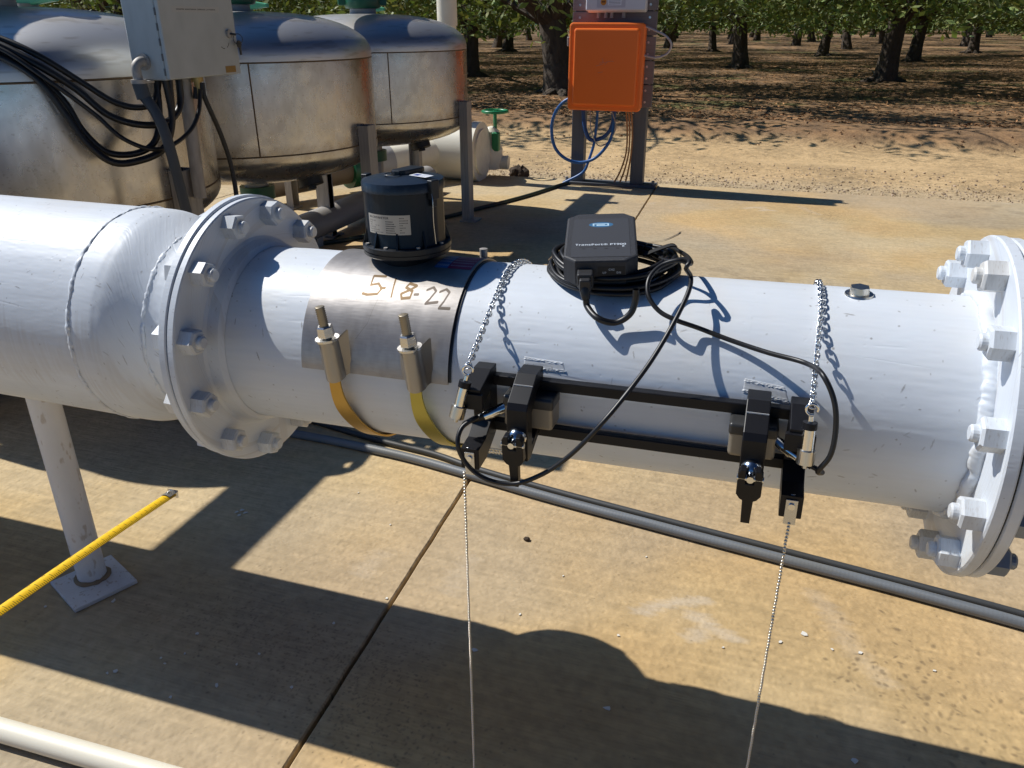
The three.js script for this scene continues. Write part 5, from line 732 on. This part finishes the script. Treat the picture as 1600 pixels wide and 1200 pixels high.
// ------------------------------------------------------------------ orchard
{
  const bn = fbm(8, 4, 1201), bark = std({ map: colorTex(256, 256, (u, v) => { const n = 0.4 + 0.9 * bn(u * 3, v * 0.6); return [0.085 * n, 0.065 * n, 0.05 * n]; }), bumpMap: grayTex(256, 256, (u, v) => bn(u * 3, v * 0.6)), bumpScale: 0.03, roughness: 0.95 });
  const paleBark = std({ color: lin(0.20, 0.16, 0.125), roughness: 0.9 });
  const leafM = phy({ vertexColors: true, roughness: 0.75, transmission: 0.4, thickness: 0, side: THREE.DoubleSide });
  function variant(seed, far) {
    const R = rng(seed), limbs = [], pale = [], lp = [], lc = [], ln = [], tips = [];
    const fork = 0.75 + 0.35 * R(), lean = V((R() - 0.5) * 0.35, 0, (R() - 0.5) * 0.3), r0 = 0.155 + 0.05 * R();
    const top = V(lean.x, fork, lean.z);
    limbs.push(taper([V(0, -0.25, 0), V(0, 0.02, 0), V(lean.x * 0.35, fork * 0.45, lean.z * 0.35), top.clone().add(V(0, 0.12, 0))], [r0 * 1.7, r0 * 1.25, r0 * 0.95, r0 * 0.85], far ? 7 : 10, 4));
    if (!far) for (let k = 0; k < 5; k++) { const a = k * 1.26 + R(); limbs.push(taper([V(0, 0.12, 0), V(Math.cos(a) * r0 * 1.4, 0.02, Math.sin(a) * r0 * 1.4), V(Math.cos(a) * r0 * (2.3 + R()), -0.05, Math.sin(a) * r0 * (2.3 + R()))], [r0 * 0.5, r0 * 0.36, r0 * 0.15], 6, 3)); }
    const nl = 4 + (R() * 2 | 0);
    for (let k = 0; k < nl; k++) {
      const a = k / nl * 6.283 + R() * 0.8, out = 0.9 + R() * 0.6, h1 = fork + 0.6 + R() * 0.5, e = V(top.x + Math.cos(a) * (out + 1.0 + R() * 0.6), h1 + 1.6 + R() * 1.0, top.z + Math.sin(a) * (out + 1.0 + R() * 0.6)), m = V(top.x + Math.cos(a) * out * 0.75, h1, top.z + Math.sin(a) * out * 0.75);
      limbs.push(taper([top.clone(), m, e], [r0 * 0.62, r0 * 0.42, r0 * 0.14], far ? 5 : 7, 4)); tips.push(m.clone().lerp(e, 0.45), e, m.clone().lerp(e, 0.75));
      const ns = far ? 3 : 7;
      for (let s = 0; s < ns; s++) { const b = m.clone().lerp(e, R() * 0.9 - 0.1 * (s === 0)), a2 = a + (R() - 0.5) * 2.2, L = 0.9 + R() * 1.1, dn = s < 3 ? -0.15 - R() * 0.5 : R() * 0.9, q = b.clone().add(V(Math.cos(a2) * L, dn + 0.2, Math.sin(a2) * L)), q2 = q.clone().add(V(Math.cos(a2) * 0.5, -0.15 - R() * 0.35, Math.sin(a2) * 0.5)); (s % 3 ? pale : limbs).push(taper([b, b.clone().lerp(q, 0.5).add(V(0, 0.12, 0)), q, q2], [r0 * 0.2, r0 * 0.14, r0 * 0.08, r0 * 0.03], 5, 3)); tips.push(q, q2, b.clone().lerp(q, 0.6)); }
      if (!far) for (let s = 0; s < 10; s++) { const b = top.clone().lerp(m, 0.4 + 0.6 * R()), a2 = R() * 6.28, L = 0.5 + R() * 0.8; pale.push(taper([b, b.clone().add(V(Math.cos(a2) * L * 0.5, 0.12, Math.sin(a2) * L * 0.5)), b.clone().add(V(Math.cos(a2) * L, -0.05 - R() * 0.15, Math.sin(a2) * L))], [0.014, 0.009, 0.004], 4, 3)); }
    }
    for (let k = 0; k < (far ? 14 : 36); k++) { const a = R() * 6.283, d = Math.sqrt(R()) * 2.3; tips.push(V(top.x + Math.cos(a) * d, 2.3 + R() * 2.2 - d * 0.25, top.z + Math.sin(a) * d)); }
    for (let k = 0; k < (far ? 26 : 40); k++) { const a = R() * 6.283, d = 0.9 + R() * 1.9; tips.push(V(top.x + Math.cos(a) * d, 1.12 + R() * 0.95, top.z + Math.sin(a) * d)); }
    const per = far ? 34 : 118, S0 = far ? 0.11 : 0.054;
    const v1 = V(0, 0, 0), v2 = V(0, 0, 0);
    for (const tp of tips) { const tone = 0.7 + 0.6 * R(), spread = 0.24 + 0.2 * R();
      for (let i = 0; i < per; i++) {
        const g = () => (R() + R() + R() - 1.5) * 1.15, p = V(tp.x + g() * spread * 1.5, Math.max(0.78 + 0.1 * R(), tp.y + g() * spread), tp.z + g() * spread * 1.5), s = S0 * (0.7 + 0.7 * R());
        v1.set(R() - 0.5, R() * 0.6 - 0.5, R() - 0.5).normalize(); v2.set(R() - 0.5, R() - 0.5, R() - 0.5).cross(v1).normalize();
        const A = p.clone().addScaledVector(v1, -s), B = p.clone().addScaledVector(v2, s * 0.42), C = p.clone().addScaledVector(v1, s), D = p.clone().addScaledVector(v2, -s * 0.42);
        for (const w of [A, B, C, A, C, D]) lp.push(w.x, w.y, w.z);
        const k = tone * (0.75 + 0.5 * R()), c = [0.15 * k + 0.08 * k * R(), 0.25 * k, 0.04 * k]; for (let n = 0; n < 6; n++) lc.push(...c);
      } }
    const lg = new THREE.BufferGeometry(); lg.setAttribute('position', new THREE.Float32BufferAttribute(lp, 3)); lg.setAttribute('color', new THREE.Float32BufferAttribute(lc, 3)); lg.computeVertexNormals();
    return { lean, trunk: join(limbs), pale: pale.length ? join(pale) : null, crown: lg };
  }
  const near = [11, 22, 33, 44].map((s) => variant(s, false)), far = [55, 66].map((s) => variant(s, true));
  const a = [4.94, -4.8], b = [-2.96, -4.0], R = rng(91), out = [];
  for (let i = -4; i <= 16; i++) for (let j = -8; j <= 16; j++) {
    let x = -3.37 + a[0] * i + b[0] * j, z = -12.3 + a[1] * i + b[1] * j;
    if (z > -10.9 || z < -72) continue;
    if (i || j) { x += (R() - 0.5) * (j + i > 3 ? 1.8 : 0.7); z += (R() - 0.5) * (j + i > 3 ? 1.8 : 0.7); }
    const yaw = Math.atan2(-(x - CAM.x), -(z - CAM.z)) - 18.02 * RAD;   // left positive
    const dist = Math.hypot(x, z - 1);
    if (Math.abs(yaw) > 0.60 + 4.5 / dist) continue;
    out.push({ x, z, dist, i, j });
  }
  out.sort((p, q) => p.dist - q.dist);
  const rows = ['first', 'second', 'third', 'fourth', 'fifth'];
  out.forEach((p, k) => {
    const isN = p.dist < 36, v = isN ? near[k === 0 ? 1 : k % 4] : far[k % 2];
    const t = new THREE.Group(); t.name = numbered('orchard_tree'); const s = isN ? 0.95 + 0.15 * R() : 0.95 + 0.25 * R();
    t.userData = { label: k === 0 ? 'thick trunked orchard tree standing just left behind the orange cabinet' : p.i === 1 && p.j === 0 ? 'orchard tree in the front row with a leaning trunk, beyond the bare road verge' : p.i === 0 && p.j === 1 ? 'orchard tree seen past the white riser pipe, left of the thick trunk' : isN ? 'leafy orchard tree with a dark forked trunk in the near rows' : 'small distant orchard tree deep in the far rows', category: 'tree', group: isN ? 'near orchard trees' : 'far orchard trees' }; if (k === 0) t.userData.group = 'near orchard trees';
    t.position.set(p.x, M.groundH(p.x, p.z), p.z); t.rotation.y = R() * 6.283; t.scale.setScalar(s); if (k === 0) { t.scale.setScalar(1); t.rotation.y = Math.atan2(v.lean.z, v.lean.x) - Math.PI; t.position.x -= 0.1; }
    const add = (n, g, m) => { if (!g) return; const o = shade(new THREE.Mesh(g, m)); o.name = n; t.add(o); };
    add('trunk', v.trunk, bark); if (k === 0) t.children[0].scale.set(1.5, 1.1, 1.5); add('twigs', v.pale, paleBark); add('crown', v.crown, leafM); if (isN) t.children[t.children.length - 1].scale.set(1.2, 1.04, 1.2); scene.add(t);
  });
  const bm = new THREE.InstancedMesh(far[0].crown, leafM, 170), mm = new THREE.Matrix4();
  for (let k = 0; k < 170; k++) { const yaw = 18.02 * RAD + (R() - 0.5) * 1.5, dd = 78 + 50 * R(), x = -Math.sin(yaw) * dd, z = -Math.cos(yaw) * dd, sc = 1.2 + 0.5 * R(); mm.compose(V(x, M.groundH(x, z) - 0.9 - 0.4 * R(), z), new THREE.Quaternion().setFromAxisAngle(V(0, 1, 0), R() * 6.28), V(sc, sc, sc)); bm.setMatrixAt(k, mm); }
  bm.name = 'distant_orchard'; bm.userData = { label: 'far mass of orchard foliage closing off the view', category: 'trees', kind: 'stuff' }; shade(bm); scene.add(bm);
  if (0) console.log('trees', out.length, 'near', out.filter((p) => p.dist < 36).length, 'leaf tris', near.map((v) => v.crown.attributes.position.count / 3), far.map((v) => v.crown.attributes.position.count / 3));
}
renderer.render(scene, camera);
